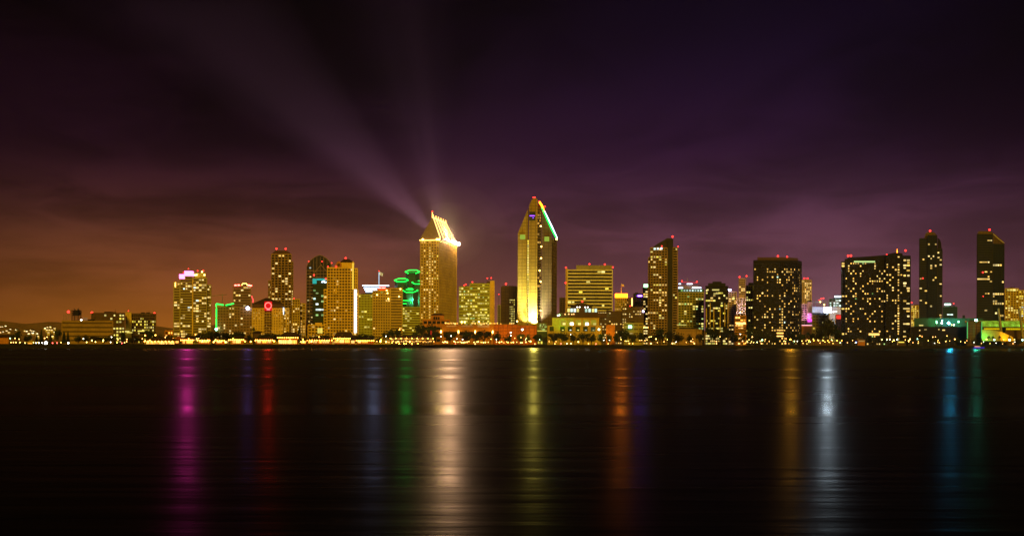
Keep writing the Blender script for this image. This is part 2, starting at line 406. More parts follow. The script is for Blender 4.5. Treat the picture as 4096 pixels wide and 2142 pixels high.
sd2 = N.new('ShaderNodeMapRange'); sd2.interpolation_type = 'SMOOTHSTEP'; sd2.inputs['From Min'].default_value = .75; sd2.inputs['From Max'].default_value = 1.0; sd2.inputs['To Min'].default_value = 1.0; sd2.inputs['To Max'].default_value = .6; L.new(az, sd2.inputs['Value'])
clouds = mix(1.0, mix(1.0, cloudc, cfall, 'MULTIPLY'), cl.outputs[0], 'MULTIPLY')
gap = N.new('ShaderNodeMapRange'); gap.inputs['To Min'].default_value = .62; gap.inputs['To Max'].default_value = 1.25; L.new(cl.outputs[0], gap.inputs['Value'])
base = mix(math_node('MULTIPLY', el, 3.2, True), base, mix(1.0, base, gap.outputs[0], 'MULTIPLY'))
sky = mix(1.0, base, clouds, 'ADD')
sky = mix(1.0, mix(1.0, sky, side.outputs[0], 'MULTIPLY'), sd2.outputs[0], 'MULTIPLY')
# the last of the twilight from the physical sky, sun well below the horizon
ns = N.new('ShaderNodeTexSky'); ns.sky_type = 'NISHITA'; ns.sun_disc = False; ns.sun_elevation = math.radians(-9); ns.sun_rotation = math.radians(205)
sky = mix(.05, sky, ns.outputs[0], 'ADD')
bk_ = N.new('ShaderNodeMapRange'); bk_.interpolation_type = 'SMOOTHSTEP'; bk_.inputs['From Min'].default_value = -.5; bk_.inputs['From Max'].default_value = .35; bk_.inputs['To Min'].default_value = .3; L.new(sx.outputs['Y'], bk_.inputs['Value'])
sky = mix(1.0, sky, bk_.outputs[0], 'MULTIPLY')                # the glow sits over the city, away from it the sky is dark
L.new(sky, bg.inputs[0]); bg.inputs[1].default_value = 1.0

hz = MB().prism([(-2700, -160), (2700, -160), (2700, 3500), (-2700, 3500)], -1.5, 400)
m, t2, out2 = nt('night_haze'); pv = t2.nodes.new('ShaderNodeVolumePrincipled'); pv.inputs['Color'].default_value = (.85, .80, .80, 1)
pv.inputs['Density'].default_value = HAZE; pv.inputs['Anisotropy'].default_value = .6; t2.links.new(pv.outputs[0], out2.inputs['Volume'])
hazeo = tag(hz.build('haze', m), kind='stuff')

sd = bpy.data.lights.new('facade_fill_sun', 'SUN'); sd.energy = SUN; sd.color = (1, .58, .03); sd.angle = math.radians(12)  # amber sun added from the camera side to light the facades
so = link(bpy.data.objects.new('facade_fill_sun', sd)); so.rotation_euler = Vector((-.10, 1, -.44)).to_track_quat('-Z', 'Y').to_euler()

cd = bpy.data.cameras.new('camera'); co = link(bpy.data.objects.new('camera', cd)); C.camera = co
cd.sensor_width = 36; cd.lens = 36 * 1000 / 1024; cd.shift_y = (HY - 267.5) / 1024; cd.clip_start = .5; cd.clip_end = 9000
co.matrix_world = Matrix.Translation((0, 0, CAMZ)) @ Matrix.Rotation(math.radians(90), 4, 'X') @ Matrix.Rotation(TILT, 4, 'Z')
C.render.engine = 'CYCLES'
cy = C.cycles; cy.use_denoising = True; cy.use_light_tree = True; cy.max_bounces = 4; cy.diffuse_bounces = 1; cy.glossy_bounces = 2; cy.volume_bounces = 0
cy.transmission_bounces = 1; cy.transparent_max_bounces = 32; cy.sample_clamp_indirect = 1.5; cy.sample_clamp_direct = 0; cy.caustics_reflective = False; cy.caustics_refractive = False
try: cy.denoiser = 'OPENIMAGEDENOISE'; cy.denoising_input_passes = 'RGB_ALBEDO_NORMAL'; cy.denoising_prefilter = 'ACCURATE'
except Exception: pass
vs_ = C.view_settings; vs_.view_transform = 'Standard'; vs_.look = 'None'; vs_.exposure = 0; vs_.gamma = 1; vs_.use_curve_mapping = False
# ------------------------------------------------------------------ the towers (px, py measured on the 1024-wide photograph, each at its own distance)
def add_streak_spot(root, px, py, Y, power, col, r=1.0):  # spot added to draw a coloured streak on the water
    o = spot(root, P(px, py, Y), Vector((X(px, Y) * .3, 260, 0)), power, 50, col, .6, r); o.name = 'streak_spot'; return o
def tube_obj(root, pts, r, mat, name, n=6): return MB().path(pts, r, n).build(name, M[mat], root)
def pole_flag(root, px, pt, pb, Y, fw, fh_, drop=0, flagdir=1):
    a = P(px, pb, Y); b = P(px, pt, Y)
    fp = MB().tube(a, b, .35, 6, .2).build('flagpole', M['white'], root)
    o = MB(); n = 8; vs = []
    for i in range(n + 1):
        u = i / n
        for v in (0, .5, 1): vs.append((b.x + flagdir * (.3 + fw * u), b.y + .6 * math.sin(u * 5), b.z - .4 - fh_ * v - drop * u))
    o.solid(vs, [(i * 3 + j, i * 3 + 3 + j, i * 3 + 4 + j, i * 3 + 1 + j) for i in range(n) for j in (0, 1)])
    o.build('flag', M['flagcloth'], fp)
def spot(root, pos, aim, power, ang, col, blend=.8, r=.6):
    l = bpy.data.lights.new('floodlight', 'SPOT'); l.energy = power; l.spot_size = math.radians(ang); l.spot_blend = blend; l.color = col; l.shadow_soft_size = r
    o = link(bpy.data.objects.new('floodlight', l)); o.location = Vector(pos) - WL[root.name]; o.parent = root
    o.rotation_euler = (Vector(aim) - Vector(pos)).to_track_quat('-Z', 'Y').to_euler(); return o

# --- far left: the long beige block, its dark neighbour and the lattice of lit windows
Y = 900
r = tower('office_block', 'long low beige block with slot windows and a red light on its mast, far left', 'office building', foot(62, 113, Y, 22), 322.5, Y,
          wall='brown', style='bands', fh=4.2, bay=7, sp=.66, lit=.0, glass='glassw', base=LAND)
for i, px in enumerate((63.4, 65, 66.4, 68.2, 70)):
    a = P(px, 322.4, Y + 4); MB().tube(a, (a.x, a.y, a.z + (5.5 if px != 68.2 else 7.4)), .16, 5).build('antenna', M['steel'], r)
beacon(r, 68.2, 313.9, Y + 4, 1.25, .5)
MB().ball(P(81.2, 322.0, Y + 1), .7, 6, 4).build('roof_lamp', M['lampw'], r)
roofbox(r, 82.5, 87.6, 319.3, 322.6, Y + 6, 10, 'mauve')
r = thing('radar_tower', P(76, 322.4, Y + 10), 'stubby dark lattice tower bristling with aerials on the long beige block', 'tower')
o = MB(); rnd = random.Random(4); c = P(76.3, 313, Y + 10); b = P(76.3, 322.4, Y + 10)
for sx_ in (-1, 1):
    for sy_ in (-1, 1): o.tube((b.x + sx_ * 2.8, b.y + sy_ * 2.8, b.z), (c.x + sx_ * 2.8, c.y + sy_ * 2.8, c.z + 1), .3, 5)
for k in range(6):
    z = b.z + (c.z - b.z) * k / 5; o.box((c.x, c.y, z), (6.6, 6.6, .5))
o.build('frame', M['black'], r)
o = MB()
for k in range(34):
    a = rnd.uniform(0, 6.28); z = rnd.uniform(b.z + 4.5, c.z + 1.5); q = rnd.uniform(3.2, 4.6)
    o.tube((c.x + 2 * math.cos(a), c.y + 2 * math.sin(a), z), (c.x + q * math.cos(a), c.y + q * math.sin(a), z + rnd.uniform(-.5, 1.2)), .3, 5)
o.prism([(c.x + 3.1 * math.cos(a * .785), c.y + 3.1 * math.sin(a * .785)) for a in range(8)], c.z - 4.2, c.z + .6)
o.build('aerials', M['black'], r)
MB().ball(P(73.2, 317.0, Y + 8), .8, 8, 6).build('dish', M['black'], r)

Y = 960
r = tower('office_block', 'dark flat-roofed block behind the beige block, yellow lit windows at its right end', 'office building', foot(91.6, 124.7, Y, 26), 314.6, Y,
          wall='umber', glass='glassw', lm='lity', bay=2.9, fh=3.3, sp=.42, pf=lambda i, j, nb, k, n: (.62 if j > nb - 6 else .22 if j > nb - 9 else .015) if i == 0 else 0,
          beacons=((91.8, 314.6, 1.15),), edges=(0,), altp=.3)
Y = 990
r = tower('office_block', 'block of yellow lit windows beside a blank tan shaft, left of the orange low house', 'office building', foot(131.7, 156, Y, 24), 314.9, Y,
          wall='bronze', glass='glass', lm='lity', bay=2.05, fh=3.0, sp=.4, pw=.55, edges=(0,),
          pf=lambda i, j, nb, k, n: 0 if k in (n - 1,) else .62 if j % 3 != 2 and 2 < k < n - 2 else .25, beacons=((154.3, 315.0, 1.1),))
MB().prism(foot(125.3, 131.4, Y - 2, 24), LAND, Z(128, 313.9, Y)).build('service_shaft', M['tan'], r)
beacon(r, 128.2, 312.6, Y, .5)
MB().box(P(120, 333.2, Y - 6), (16, 6, 1.0)).build('canopy_light', M['lity'], r)
MB().box(P(129.5, 334.2, Y - 8), (5, 1.5, .9)).build('canopy_light', M['lity'], r)
MB().box(P(141, 332.6, Y - 4), (6, 1.5, 1.1)).build('canopy_light', M['lity'], r)
r = tower('house', 'small orange lit flat-roofed house between the lattice block and the pink-crowned towers', 'house', foot(165, 173, 900, 10), 331.6, 900, wall='orange', lm='shop', fh=3, bay=2.4, lit=.3, edges=(0,))

# --- twin condominium towers, the taller crowned in pink
Y = 1150
root = thing('apartment_tower', (X(187, Y), Y, LAND), 'olive balcony tower crowned with two blazing pink-white roof boxes', 'tower')
facade(root, foot(180, 192.4, Y, 24), LAND, Z(186, 277.4, Y), 'olive', 'glassw', 'bands', 3.0, 3.0, .42, lit=.16, seed=41, alt='litc', altp=.05)
facade(root, foot(173.6, 179.9, Y + 3, 20), LAND, Z(177, 283.2, Y), 'olive', 'glassw', 'bands', 3.0, 3.0, .42, lit=.10, seed=42, wallname='side_wing')
MB().box(P(175.0, 286.2, Y + 2), (.9, .5, 5.2)).build('corner_light', M['goldbar'], root)
MB().box(P(182.7, 278.2, Y + 4), (6.0, 9, 5.0)).build('lit_crown', M['pink'], root)
MB().box(P(188.7, 275.1, Y + 6), (8.0, 9, 5.6)).build('lit_crown', M['pink'], root)
for px, py in ((183, 273.9), (188, 270.2)): beacon(root, px, py, Y + 6, .6)
root = thing('apartment_tower', (X(200, Y), Y, LAND), 'olive balcony tower with yellow roof lamps, touching the pink-crowned tower', 'tower')
facade(root, foot(192.9, 206.8, Y - 2, 24), LAND, Z(199, 279.2, Y), 'olive', 'glassw', 'bands', 3.0, 3.3, .42, lit=.20, seed=43, alt='litc', altp=.05)
facade(root, foot(207.0, 211, Y + 2, 20), LAND, Z(209, 285.8, Y), 'olive', 'glassw', 'bands', 3.0, 2.6, .42, lit=.25, seed=44, wallname='side_wing')
MB().prism(foot(194.5, 205.3, Y + 4, 14), Z(199, 279.4, Y), Z(199, 274.2, Y)).build('roof_house', M['olive'], root)
MB().box(P(192.65, 308, Y - 2.4), (1.0, 1.2, 62)).build('corner_pier', M['gold'], root)
for px, py in ((194.6, 276.5), (196.2, 276.2), (204, 276.3), (201.6, 273.2)): MB().ball(P(px, py, Y + 1), .95, 6, 4).build('roof_lamp', M['lampy'], root)
for px, py in ((197.2, 272.2), (203, 272.0)): beacon(root, px, py, Y + 4, .8)

# --- building site crane
Y = 1500
root = thing('tower_crane', P(222, 335, Y), 'thin dark construction crane with a long level jib beside the green neon block', 'crane')
o = MB(); o.tube(P(222, 336, Y), P(222, 295, Y), .5, 4); o.build('mast', M['steel'], root)
MB().tube(P(211, 297.2, Y), P(227, 295.8, Y), .45, 4).build('jib', M['steel'], root)

# --- block with green neon outline
Y = 1100
root = tower('hotel', 'brown hotel outlined at its left edge and top in bright green neon tube', 'hotel', foot2(217, 217.2, 240, Y, 24, 6), 307.2, Y, wall='brown', glass='glassw', lit=.16, bay=3.2, seed=88)
for a, b in (((216.2, 331), (216.2, 319.6)), ((216.2, 319), (216.2, 309.4)), ((216, 308.2), (216, 305)), ((216, 305), (223.4, 306.2)), ((225.6, 306.4), (233.6, 304.6))):
    tube_obj(root, [P(*a, Y - 1), P(*b, Y - 1)], .62, 'neong', 'neon_tube')
MB().ball(P(216.2, 330.4, Y - 4), 1.3, 8, 5).build('wall_lamp', M['lampc'], root)

Y = 1250
root = tower('apartment_tower', 'slim brown tower with a red rim of roof lights and small roof arch', 'tower', foot(233, 250.8, Y, 24), 286.6, Y,
             wall='mauve', glass='glassw', style='bands', fh=3.3, bay=3, lit=.16, lm='lit')
for px, py in ((235.2, 286.4), (238.4, 286.2), (248.4, 286.3), (250.4, 286.6)): MB().box(P(px, py, Y - 1), (2.6, 1, 1.3)).build('warning_light', M['lampr'], root)
MB().tube(P(241.5, 286.4, Y + 3), P(242.5, 284.6, Y + 3), .5).tube(P(242.5, 284.6, Y + 3), P(246, 284.6, Y + 3), .5).tube(P(246, 284.6, Y + 3), P(247, 286.4, Y + 3), .5).build('roof_arch', M['goldbar'], root)
Y = 1080
root = tower('office_block', 'plain brown block with a bluish white ball lamp at its roof edge', 'office building', foot(240, 252.2, Y, 20), 308.4, Y,
             wall='brown', glass='glassw', style='punch', bay=3.4, fh=3.2, lit=.12)
MB().ball(P(247.6, 309.2, Y - 3), 1.9, 10, 7).build('ball_lamp', glow('ball_white', (.6, .62, 1), 14), root)
tube_obj(root, [P(251.4, 297, Y + 15), P(253, 301.5, Y + 15), P(252.6, 303.5, Y + 15)], .45, 'neonr', 'neon_tube')
MB().tube(P(252.2, 308, Y + 15), P(252.2, 296.2, Y + 15), .3, 5).build('sign_post', M['steel'], root)

# --- cream hotel with the red ring
Y = 1000
root = thing('hotel', (X(268, Y), Y, LAND), 'cream hotel with punched windows, dark hipped roof and a glowing red ring sign', 'hotel')
facade(root, foot(252.6, 283.2, Y, 26), LAND, Z(268, 309, Y), 'cream', 'glassw', 'punch', 2.7, 2.55, .55, 1.5, seed=77, lm='litdim',
       pf=lambda i, j, nb, k, n: .22, edges=(0,))
facade(root, foot(283.4, 289, Y + 5, 20), LAND, Z(286, 308.6, Y), 'cream', 'glassw', 'punch', 2.7, 2.5, .55, 1.4, seed=78, lm='lit', pf=lambda i, j, nb, k, n: .8 if j == 0 else .2, edges=(0,), wallname='side_wing')
z0 = Z(266, 309, Y) ; lo = foot(251.8, 284, Y - .8, 27.6); hi = [(X(258, Y), Y + 10), (X(272, Y), Y + 10), (X(272, Y), Y + 17), (X(258, Y), Y + 17)]
MB().prism(inset(lo, .6), z0 + .03, z0 + 4.2).build('attic', M['umber'], root)
hi2 = [(X(262.5, Y), Y + 12.4), (X(265.5, Y), Y + 12.4), (X(265.5, Y), Y + 14), (X(262.5, Y), Y + 14)]
MB().frustum(lo, z0 + 4.23, hi2, Z(264, 298.3, Y)).build('roof', M['roof'], root)
for j, px in enumerate((265.4, 267.9, 270.4)):
    MB().box(P(px, 323, Y - .5), (1.9, .5, 22.5)).build('balcony_stack', M['umber'], root)
o = MB()
for k in range(8): o.box(P(267.9, 333.2 - k * 2.75, Y - .9), (7.4, .9, .55))
o.build('balcony_rail', M['cream'], root)
pn = P(268, 307, Y - 1.7); MB().box(pn, (7.4, .8, 9.2)).build('sign_board', glow('sign_red', (1, .012, .015), .75), root)
o = MB(); ringc = P(268, 306.6, Y - 2.6); K = 24
for k in range(K):
    a, b = 2 * math.pi * k / K, 2 * math.pi * (k + 1) / K
    o.tube((ringc.x + 3.1 * math.cos(a), ringc.y, ringc.z + 3.1 * math.sin(a)), (ringc.x + 3.1 * math.cos(b), ringc.y, ringc.z + 3.1 * math.sin(b)), .42, 6)
o.build('ring_sign', glow('ring_pink', (1, .05, .04), 9), root)
MB().box(P(268.2, 310.7, Y - 2.6), (3.2, .5, .8)).build('sign_bar', glow('bar_pink', (1, .2, .2), 2.0), root)
MB().tube(P(283.4, 308.6, Y - 1.2), P(283.4, 315.5, Y - 1.2), .5, 6, .15).build('wall_light', M['whitebar'], root)

# --- tall slender tower behind it
Y = 1300
root = thing('office_tower', (X(280, Y), Y, LAND), 'tall slender dark tower with vertical piers and two red lights on its cap', 'tower')
facade(root, foot(271.2, 291.2, Y, 28), LAND, Z(281, 254.6, Y), 'brown', 'glass', 'vertical', 3.3, 4.3, .35, 1.1, seed=91, pf=lambda i, j, nb, k, n: .5 if k == n - 1 else .17, edges=(0,))
facade(root, foot(268.2, 271.0, Y + 4, 22), LAND, Z(270, 281, Y), 'brown', 'glass', 'vertical', 3.3, 1.9, .35, .7, seed=92, lit=.22, wallname='side_wing')
facade(root, foot(291.4, 293, Y + 4, 22), LAND, Z(292, 262, Y), 'brown', 'glass', 'vertical', 3.3, 1.9, .35, .6, seed=93, lit=.22, wallname='side_wing')
MB().frustum(foot(271.6, 290.8, Y + 1, 26), Z(281, 254.5, Y), foot(275.2, 286.6, Y + 8, 12), Z(281, 250.9, Y)).build('roof', M['umber'], root)
for px in (275.9, 285.1): beacon(root, px, 249.7, Y + 9, 1.2, .6)
Y = 1180
root = tower('apartment_tower', 'small orange tinted tower just behind the ringed hotel, red light on top', 'tower', foot(292.4, 299.6, Y, 18), 299.6, Y, wall='tan', glass='glassw', style='vertical', bay=3, lit=.22, beacons=((293.7, 299.2, .8),))
root = tower('apartment_tower', 'narrow tan tower with amber windows beside the arched violet glass tower', 'tower', foot(299.9, 305.4, Y + 20, 18), 303.2, Y, wall='tan', glass='glassw', bay=2.8, lit=.3, lm='litdim')

# --- violet glass tower with the rounded top
Y = 1260
root = thing('office_tower', (X(319, Y), Y, LAND), 'violet glass tower with a rounded arch for a roof and faint pale mullions', 'tower')
prof = [(305.9, 336), (332.4, 336), (332.4, 271), (330.5, 264.5), (327, 259.6), (322.8, 256.8), (319.2, 255.9), (315.6, 257), (311.8, 259.6), (308.4, 263), (306.3, 267)]
def extrude(prof, Y, d, dx=None):
    dx = d * X(sum(p[0] for p in prof) / len(prof), Y) / Y if dx is None else dx
    a = [P(x, y, Y) for x, y in prof]; n = len(a); vs = [tuple(v) for v in a] + [(v.x + dx, v.y + d, v.z) for v in a]
    return MB().solid(vs, [tuple(range(n))[::-1], tuple(range(n, 2 * n))] + [(i, (i + 1) % n, n + (i + 1) % n, n + i) for i in range(n)])
extrude(prof, Y, 30).build('curtain_wall', M['glassv'], root)
o = MB()
for px in (306.2, 309.6, 313, 316.4, 319.8, 323.2, 326.6, 330, 332.2):
    top = max(257.5, 256.5 + (px - 319.2) ** 2 * .07); a = P(px, 336, Y - .3); b = P(px, top, Y - .3); o.tube(a, b, .3, 4)
for k in range(20): o.box(P(319.1, 334 - 3.3 * k, Y - .2), (33, .5, .7))
o.path([P(x, y, Y - .4) for x, y in prof[2:]], .45, 5)
o.tube(P(313.6, 274, Y - .4), P(320.4, 265.5, Y - .4), .5, 5); o.tube(P(320.4, 265.5, Y - .4), P(332, 279, Y - .4), .5, 5)
o.build('mullions', M['mauve'], root)
for k, (px, py) in enumerate(((310, 277.5), (312.5, 298.8), (308.6, 312), (311.8, 318), (309, 322.2), (312, 325), (309.8, 268.6), (308, 301))):
    q = unit('lit' if k != 6 else 'litc'); w_ = link(bpy.data.objects.new('lit_window', q)); w_.parent = root; w_.scale = (2, .6, 1.5); w_.location = P(px, py, Y - .3) - WL[root.name]
beacon(root, 308.2, 262.2, Y + 2, .7); beacon(root, 321.6, 262.2, Y - 3, .75, .3); beacon(root, 331.2, 263.6, Y + 2, .75)

Y = 1190
root = tower('office_tower', 'dark glass tower with a teal lit crown in front of the violet arched tower', 'tower', foot(312.8, 326.4, Y, 24), 280.6, Y,
             wall='black', glass='glassg', style='bands', fh=3.3, bay=3, lit=.11, lm='litc', alt='litg', altp=.5, sp=.3)
tc_ = glow('teal_crown', (.03, .50, .42), .9)
MB().prism(foot(312.4, 316.4, Y - 1, 22), Z(314, 284.4, Y), Z(314, 279.4, Y)).build('lit_crown', tc_, root)
MB().prism(foot(316.6, 326.4, Y - .6, 22), Z(320, 281, Y), Z(320, 279.2, Y)).build('lit_crown', tc_, root)
for px, py in ((322.0, 282.6), (325, 282.8), (323.4, 281.8)): MB().box(P(px, py, Y - 1.5), (2.2, .6, 1.2)).build('roof_lamp', M['whitebar'], root)
beacon(root, 313.6, 275.8, Y + 2, 1.0); beacon(root, 325.4, 279.4, Y - 2, .9, .5)

# --- the golden tower
Y = 1080
root = thing('apartment_tower', (X(341, Y), Y, LAND), 'golden gridded balcony tower with gabled roof and a white lit strip down one corner', 'tower')
zt = Z(341, 267.8, Y); zl = Z(341, 289.4, Y)
facade(root, foot(327.2, 353.2, Y, 30), LAND, zt, 'gold', 'glassw', 'grid', 3.1, 3.3, .36, .75, seed=7, pf=lambda i, j, nb, k, n: .12 if k < n * .6 else .05, lm='litdim', alt='lit', altp=.4)
facade(root, foot(323.8, 327.0, Y + 3, 24), LAND, zl, 'gold', 'glassw', 'bands', 3.1, 3.3, .36, .6, seed=8, lit=.08, wallname='side_wing')
facade(root, foot(353.9, 358.4, Y + 2, 24), LAND, Z(356, 289.6, Y), 'gold', 'glassw', 'grid', 3.1, 2.2, .40, .8, seed=9, lit=.04, wallname='side_wing')
facade(root, foot(353.6, 357.4, Y + 6, 20), Z(356, 289.6, Y) + .05, Z(356, 268, Y), 'gold', 'glassw', 'grid', 3.1, 2.2, .40, .8, seed=10, lit=.0, wallname='upper_wing')
zr = zt
MB().prism(foot(341, 353.4, Y + 3, 22), zr + .03, Z(347, 262.6, Y)).build('attic', M['gold'], root)
MB().frustum(foot(339.6, 354, Y + 2.2, 24), Z(347, 262.6, Y) + .03, foot(343.8, 348.6, Y + 12, 5), Z(346, 258.6, Y)).build('roof', M['roof'], root)
gp = [(333.6, 267.6), (341.2, 267.6), (341.2, 264.6), (340.2, 262.8), (338.4, 261.4), (336.6, 262.4), (335.2, 264.4)]
extrude(gp, Y - .6, 10).build('gable', M['orange'], root)
MB().ball(P(338.2, 265.4, Y - .8), 1.6, 10, 6).build('round_window', M['glassw'], root)
extrude([(351.2, 268), (353.8, 268), (353.8, 263.4), (352.5, 261.4), (351.2, 263.4)], Y + 1, 6).build('turret', M['gold'], root)
for pa, pb, mt in ((263.6, 290, 'goldbar'),): MB().box(P(352.6, (pa + pb) / 2, Y - .9), (1.9, .7, (pb - pa) * Y / 1000)).build('lit_strip', glow('strip_yellow', (1, .62, .05), 1.0), root)
MB().box(P(355.2, 311.6, Y + .9), (2.9, .7, 43.5 * Y / 1000)).build('lit_strip', glow('strip_white', (.88, .92, .95), 1.6), root)
MB().box(P(355.2, 289.2, Y + .4), (5.2, 1.6, 1.3)).build('cornice', M['cream'], root)
o = MB()
for px in (333.4, 334.9, 336.4): o.box(P(px, 291.4, Y - .4), (.8, .6, 5.6))
o.build('balcony_columns', M['gold'], root)
beacon(root, 345.2, 258.7, Y + 14, 1.05, .4); beacon(root, 327.6, 267.4, Y + 1, .8, .3); beacon(root, 335.6, 267.2, Y - 1, .8, .3)
Y = 1020
root = tower('apartment_building', 'low golden terraced block with a blazing yellow bay, foot of the golden tower', 'building', foot(308, 325, Y, 18), 325.0, Y, wall='gold', glass='glassw', bay=3.4, fh=3.3, lit=.12, lm='litdim', edges=(0,))
for px in (318.6, 321.2): MB().box(P(px, 331.2, Y - .7), (2.2, .6, 5.2)).build('lit_bay', M['lity'], root)
MB().prism(foot(315, 322, Y + 4, 10), Z(318, 325, Y) + .02, Z(318, 323.2, Y)).build('roof_house', M['gold'], root)

# --- green grid block, striped-crown block with flag, broad olive block
Y = 1300
root = tower('office_tower', 'green tinted gridded office just right of the golden tower', 'tower', foot(358, 372.8, Y, 26), 294.6, Y, wall='green', glass='glassy', fh=3.4, bay=3.6, lit=.14, lm='lity')
Y = 1420
root = thing('office_tower', (X(376, Y), Y, LAND), 'tower whose crown is stacked white and cyan light bars under a flag', 'tower')
facade(root, foot(365.4, 380, Y, 26), LAND, Z(372, 293, Y), 'slate', 'glassb', 'bands', 3.4, 3.6, .4, lit=.2, seed=60, lm='litc')
for pl, pr, py in ((362.2, 388.6, 286.0), (363.5, 380.2, 288.3), (364.4, 376.6, 290.2), (365.5, 371.8, 292.0)):
    MB().box(P((pl + pr) / 2, py, Y - 2), ((pr - pl) * Y / 1000, 1.2, 1.35)).build('light_bar', M['whitebar'], root)
    MB().prism(foot(pl + .4, pr - .4, Y - 1, 24), Z(370, py + .9, Y), Z(370, py - .4, Y)).build('crown_tier', M['slate'], root)
pole_flag(root, 378.6, 271.6, 286, Y + 5, 5.4, 4.4, 2.6)
beacon(root, 378.6, 271.3, Y + 5, .6, .1)
MB().tube(P(378.6, 272.5, Y + 3.6), P(378.6, 284.6, Y + 3.6), .42, 6).build('lit_pole', glow('pole_cyan', (.55, .8, 1), 1.5), root)
Y = 1210
root = thing('office_tower', (X(387, Y), Y, LAND), 'broad olive office, gridded on one half, banded on the other, warm lamps on top', 'tower')
facade(root, foot(372.8, 390.2, Y, 30), LAND, Z(381, 290.6, Y), 'tan', 'glassw', 'grid', 3.4, 3.2, .5, 1.0, seed=51, lit=.06, lm='lit', alt='litg')
facade(root, foot(390.4, 402.2, Y - 2, 30), LAND, Z(396, 288.2, Y), 'tan', 'glassw', 'bands', 3.4, 3.6, .52, seed=52, lit=.03, wallname='banded_wing')
MB().prism(foot(377, 390, Y + 4, 20), Z(381, 290.5, Y), Z(381, 288.2, Y)).build('roof_house', M['orange'], root)
for px, py in ((376.8, 295.2), (387.2, 293.4), (386.4, 290.6), (388.2, 299), (400, 289.2), (398.8, 296.8)): MB().ball(P(px, py, Y - 4), .8, 6, 4).build('roof_lamp', M['lampy'], root)
for px in (380, 382.4, 384.2): MB().box(P(px, 288.2, Y + 2), (2.2, .8, 1)).build('warning_light', M['lampr'], root)

# --- the green neon hexagons
Y = 1380
root = thing('office_tower', (X(409, Y), Y, LAND), 'cluster of dark green hexagonal shafts topped by green neon rings', 'tower')
def hexa(px, Y, w): 
    cx = X(px, Y); rr = w * Y / 2000.0
    return [(cx + rr * math.cos(math.radians(60 * k)), Y + rr + rr * .9 * math.sin(math.radians(60 * k))) for k in range(6)]
for px, w_, pt, dy in ((411.6, 14, 273.4, 10), (400.4, 13, 282.3, 0), (417.6, 12, 284.2, 2), (409.6, 14, 293.0, -8)):
    hx = hexa(px, Y + dy, w_)
    MB().prism(hx, LAND, 0, [Z(px, pt + 1.2, Y) + (q[1] - (Y + dy)) * .36 for q in hx]).build('hexagonal_shaft', M['glassg'], root)
    z = Z(px, pt, Y); ring = inset(hx, -.6); o = MB()
    for k in range(6):
        if px == 411.6 and k in (4,): continue
        a, b = ring[k], ring[(k + 1) % 6]; o.tube((a[0], a[1], z), (b[0], b[1], z), .5, 5)
    sl = 1.9
    o2 = MB(); o2.v = [(x, y, zz + (y - (Y + dy)) * .36) for x, y, zz in o.v]; o2.f = o.f
    o2.build('neon_ring', M['neong'], root)
for py, a, b in ((300.6, 402.8, 409.8), (303.8, 402.8, 406.2), (289.6, 405.6, 413)): tube_obj(root, [P(a, py, Y - 11), P(b, py, Y - 11)], .45, 'neong', 'neon_tube')
tube_obj(root, [P(409.8, 300.6, Y - 11), P(411, 302.8, Y - 11)], .45, 'neong', 'neon_tube')
facade(root, foot(402.4, 421, Y - 40, 22), LAND, Z(411, 307.0, Y - 40), 'green', 'glassw', 'bands', 3.2, 3.2, .5, seed=55, lm='lity', wallname='podium_block',
       pf=lambda i, j, nb, k, n: .4 if j < nb * .3 and k > n * .3 else .07)
spot(root, P(405, 297, Y - 60), P(409, 280, Y), 9e4, 95, (.05, 1, .35))

# --- the bright hotel slab with the lit roof
Y = 1010
root = thing('hotel_tower', (X(438.7, Y), Y, LAND), 'tan hotel slab with a steep gabled roof ablaze with golden strips', 'hotel tower')
A = foot2(420.4, 438.7, 456.2, Y, 3, 66); zE = Z(438.7, 239.2, Y)
def pfA(i, j, nb, k, n):
    if i == 3:
        if k > n - 3: return .7 if j in (0, nb - 1, 3) else .1
        if j in (3,): return .93
        return .42 if j in (nb - 1, nb - 2, 1) else .25
    return .05 if k > 4 else .12
facade(root, A, LAND, zE, 'tan', 'glassw', 'punch', 2.85, 2.55, .5, 1.15, seed=120, pf=pfA, lm='lit', alt='lity', altp=.3, roofh=2.2)
Cc, Rr, Bb, Ll = [Vector((p[0], p[1], zE + .05)) for p in inset(A, -.9)]
apx = P(431.6, 217.4, Y + 3); dirr = (Rr - Cc).normalized(); ridge2 = apx + dirr * 50; ridge2.z = apx.z
MB().solid([Cc, Rr, Bb, Ll, apx, ridge2], [(0, 1, 5, 4), (1, 2, 5), (2, 3, 4, 5), (3, 0, 4), (3, 2, 1, 0)]).build('roof', M['mauve'], root)
MB().tube(apx, ridge2, .6, 6).build('ridge_light', M['goldbar'], root)
nrm = (Rr - Cc).cross(apx - Cc).normalized();  nrm = nrm if nrm.x > 0 else -nrm
for k in range(6):
    u = .04 + k * .185; a = Cc + (Rr - Cc) * min(u, .98) ; b = apx + (ridge2 - apx) * min(u, 1)
    a = a + (b - a) * .03 + nrm * .5; b = b + nrm * .5
    tube_obj(root, [a, b], .55, 'goldstrip', 'roof_strip')
    MB().tube(b, b + Vector((0, 0, 2.6)), .35, 5).build('ridge_finial', M['goldbar'], root)
    if k: MB().ball(a + nrm * (1.5 if k > 2 else 1.2) + Vector((.2, 0, .1)), 1.7 if k > 3 else 1.1 if k > 2 else .7, 8, 5).build('eave_floodlight', glow('eave_gold%d' % k, (1, .56, .30), 160 if k > 2 else 40), root)
MB().tube(apx, apx + Vector((0, 0, 5)), .25, 5).build('lamp_mast', M['goldbar'], root)
beacon(root, 431.6, 211.6, Y + 3, .7, .2)
MB().tube(Ll + Vector((0, -.6, -1)), Cc + Vector((0, -.6, -1)), .35, 5).build('eave_light', M['goldbar'], root)
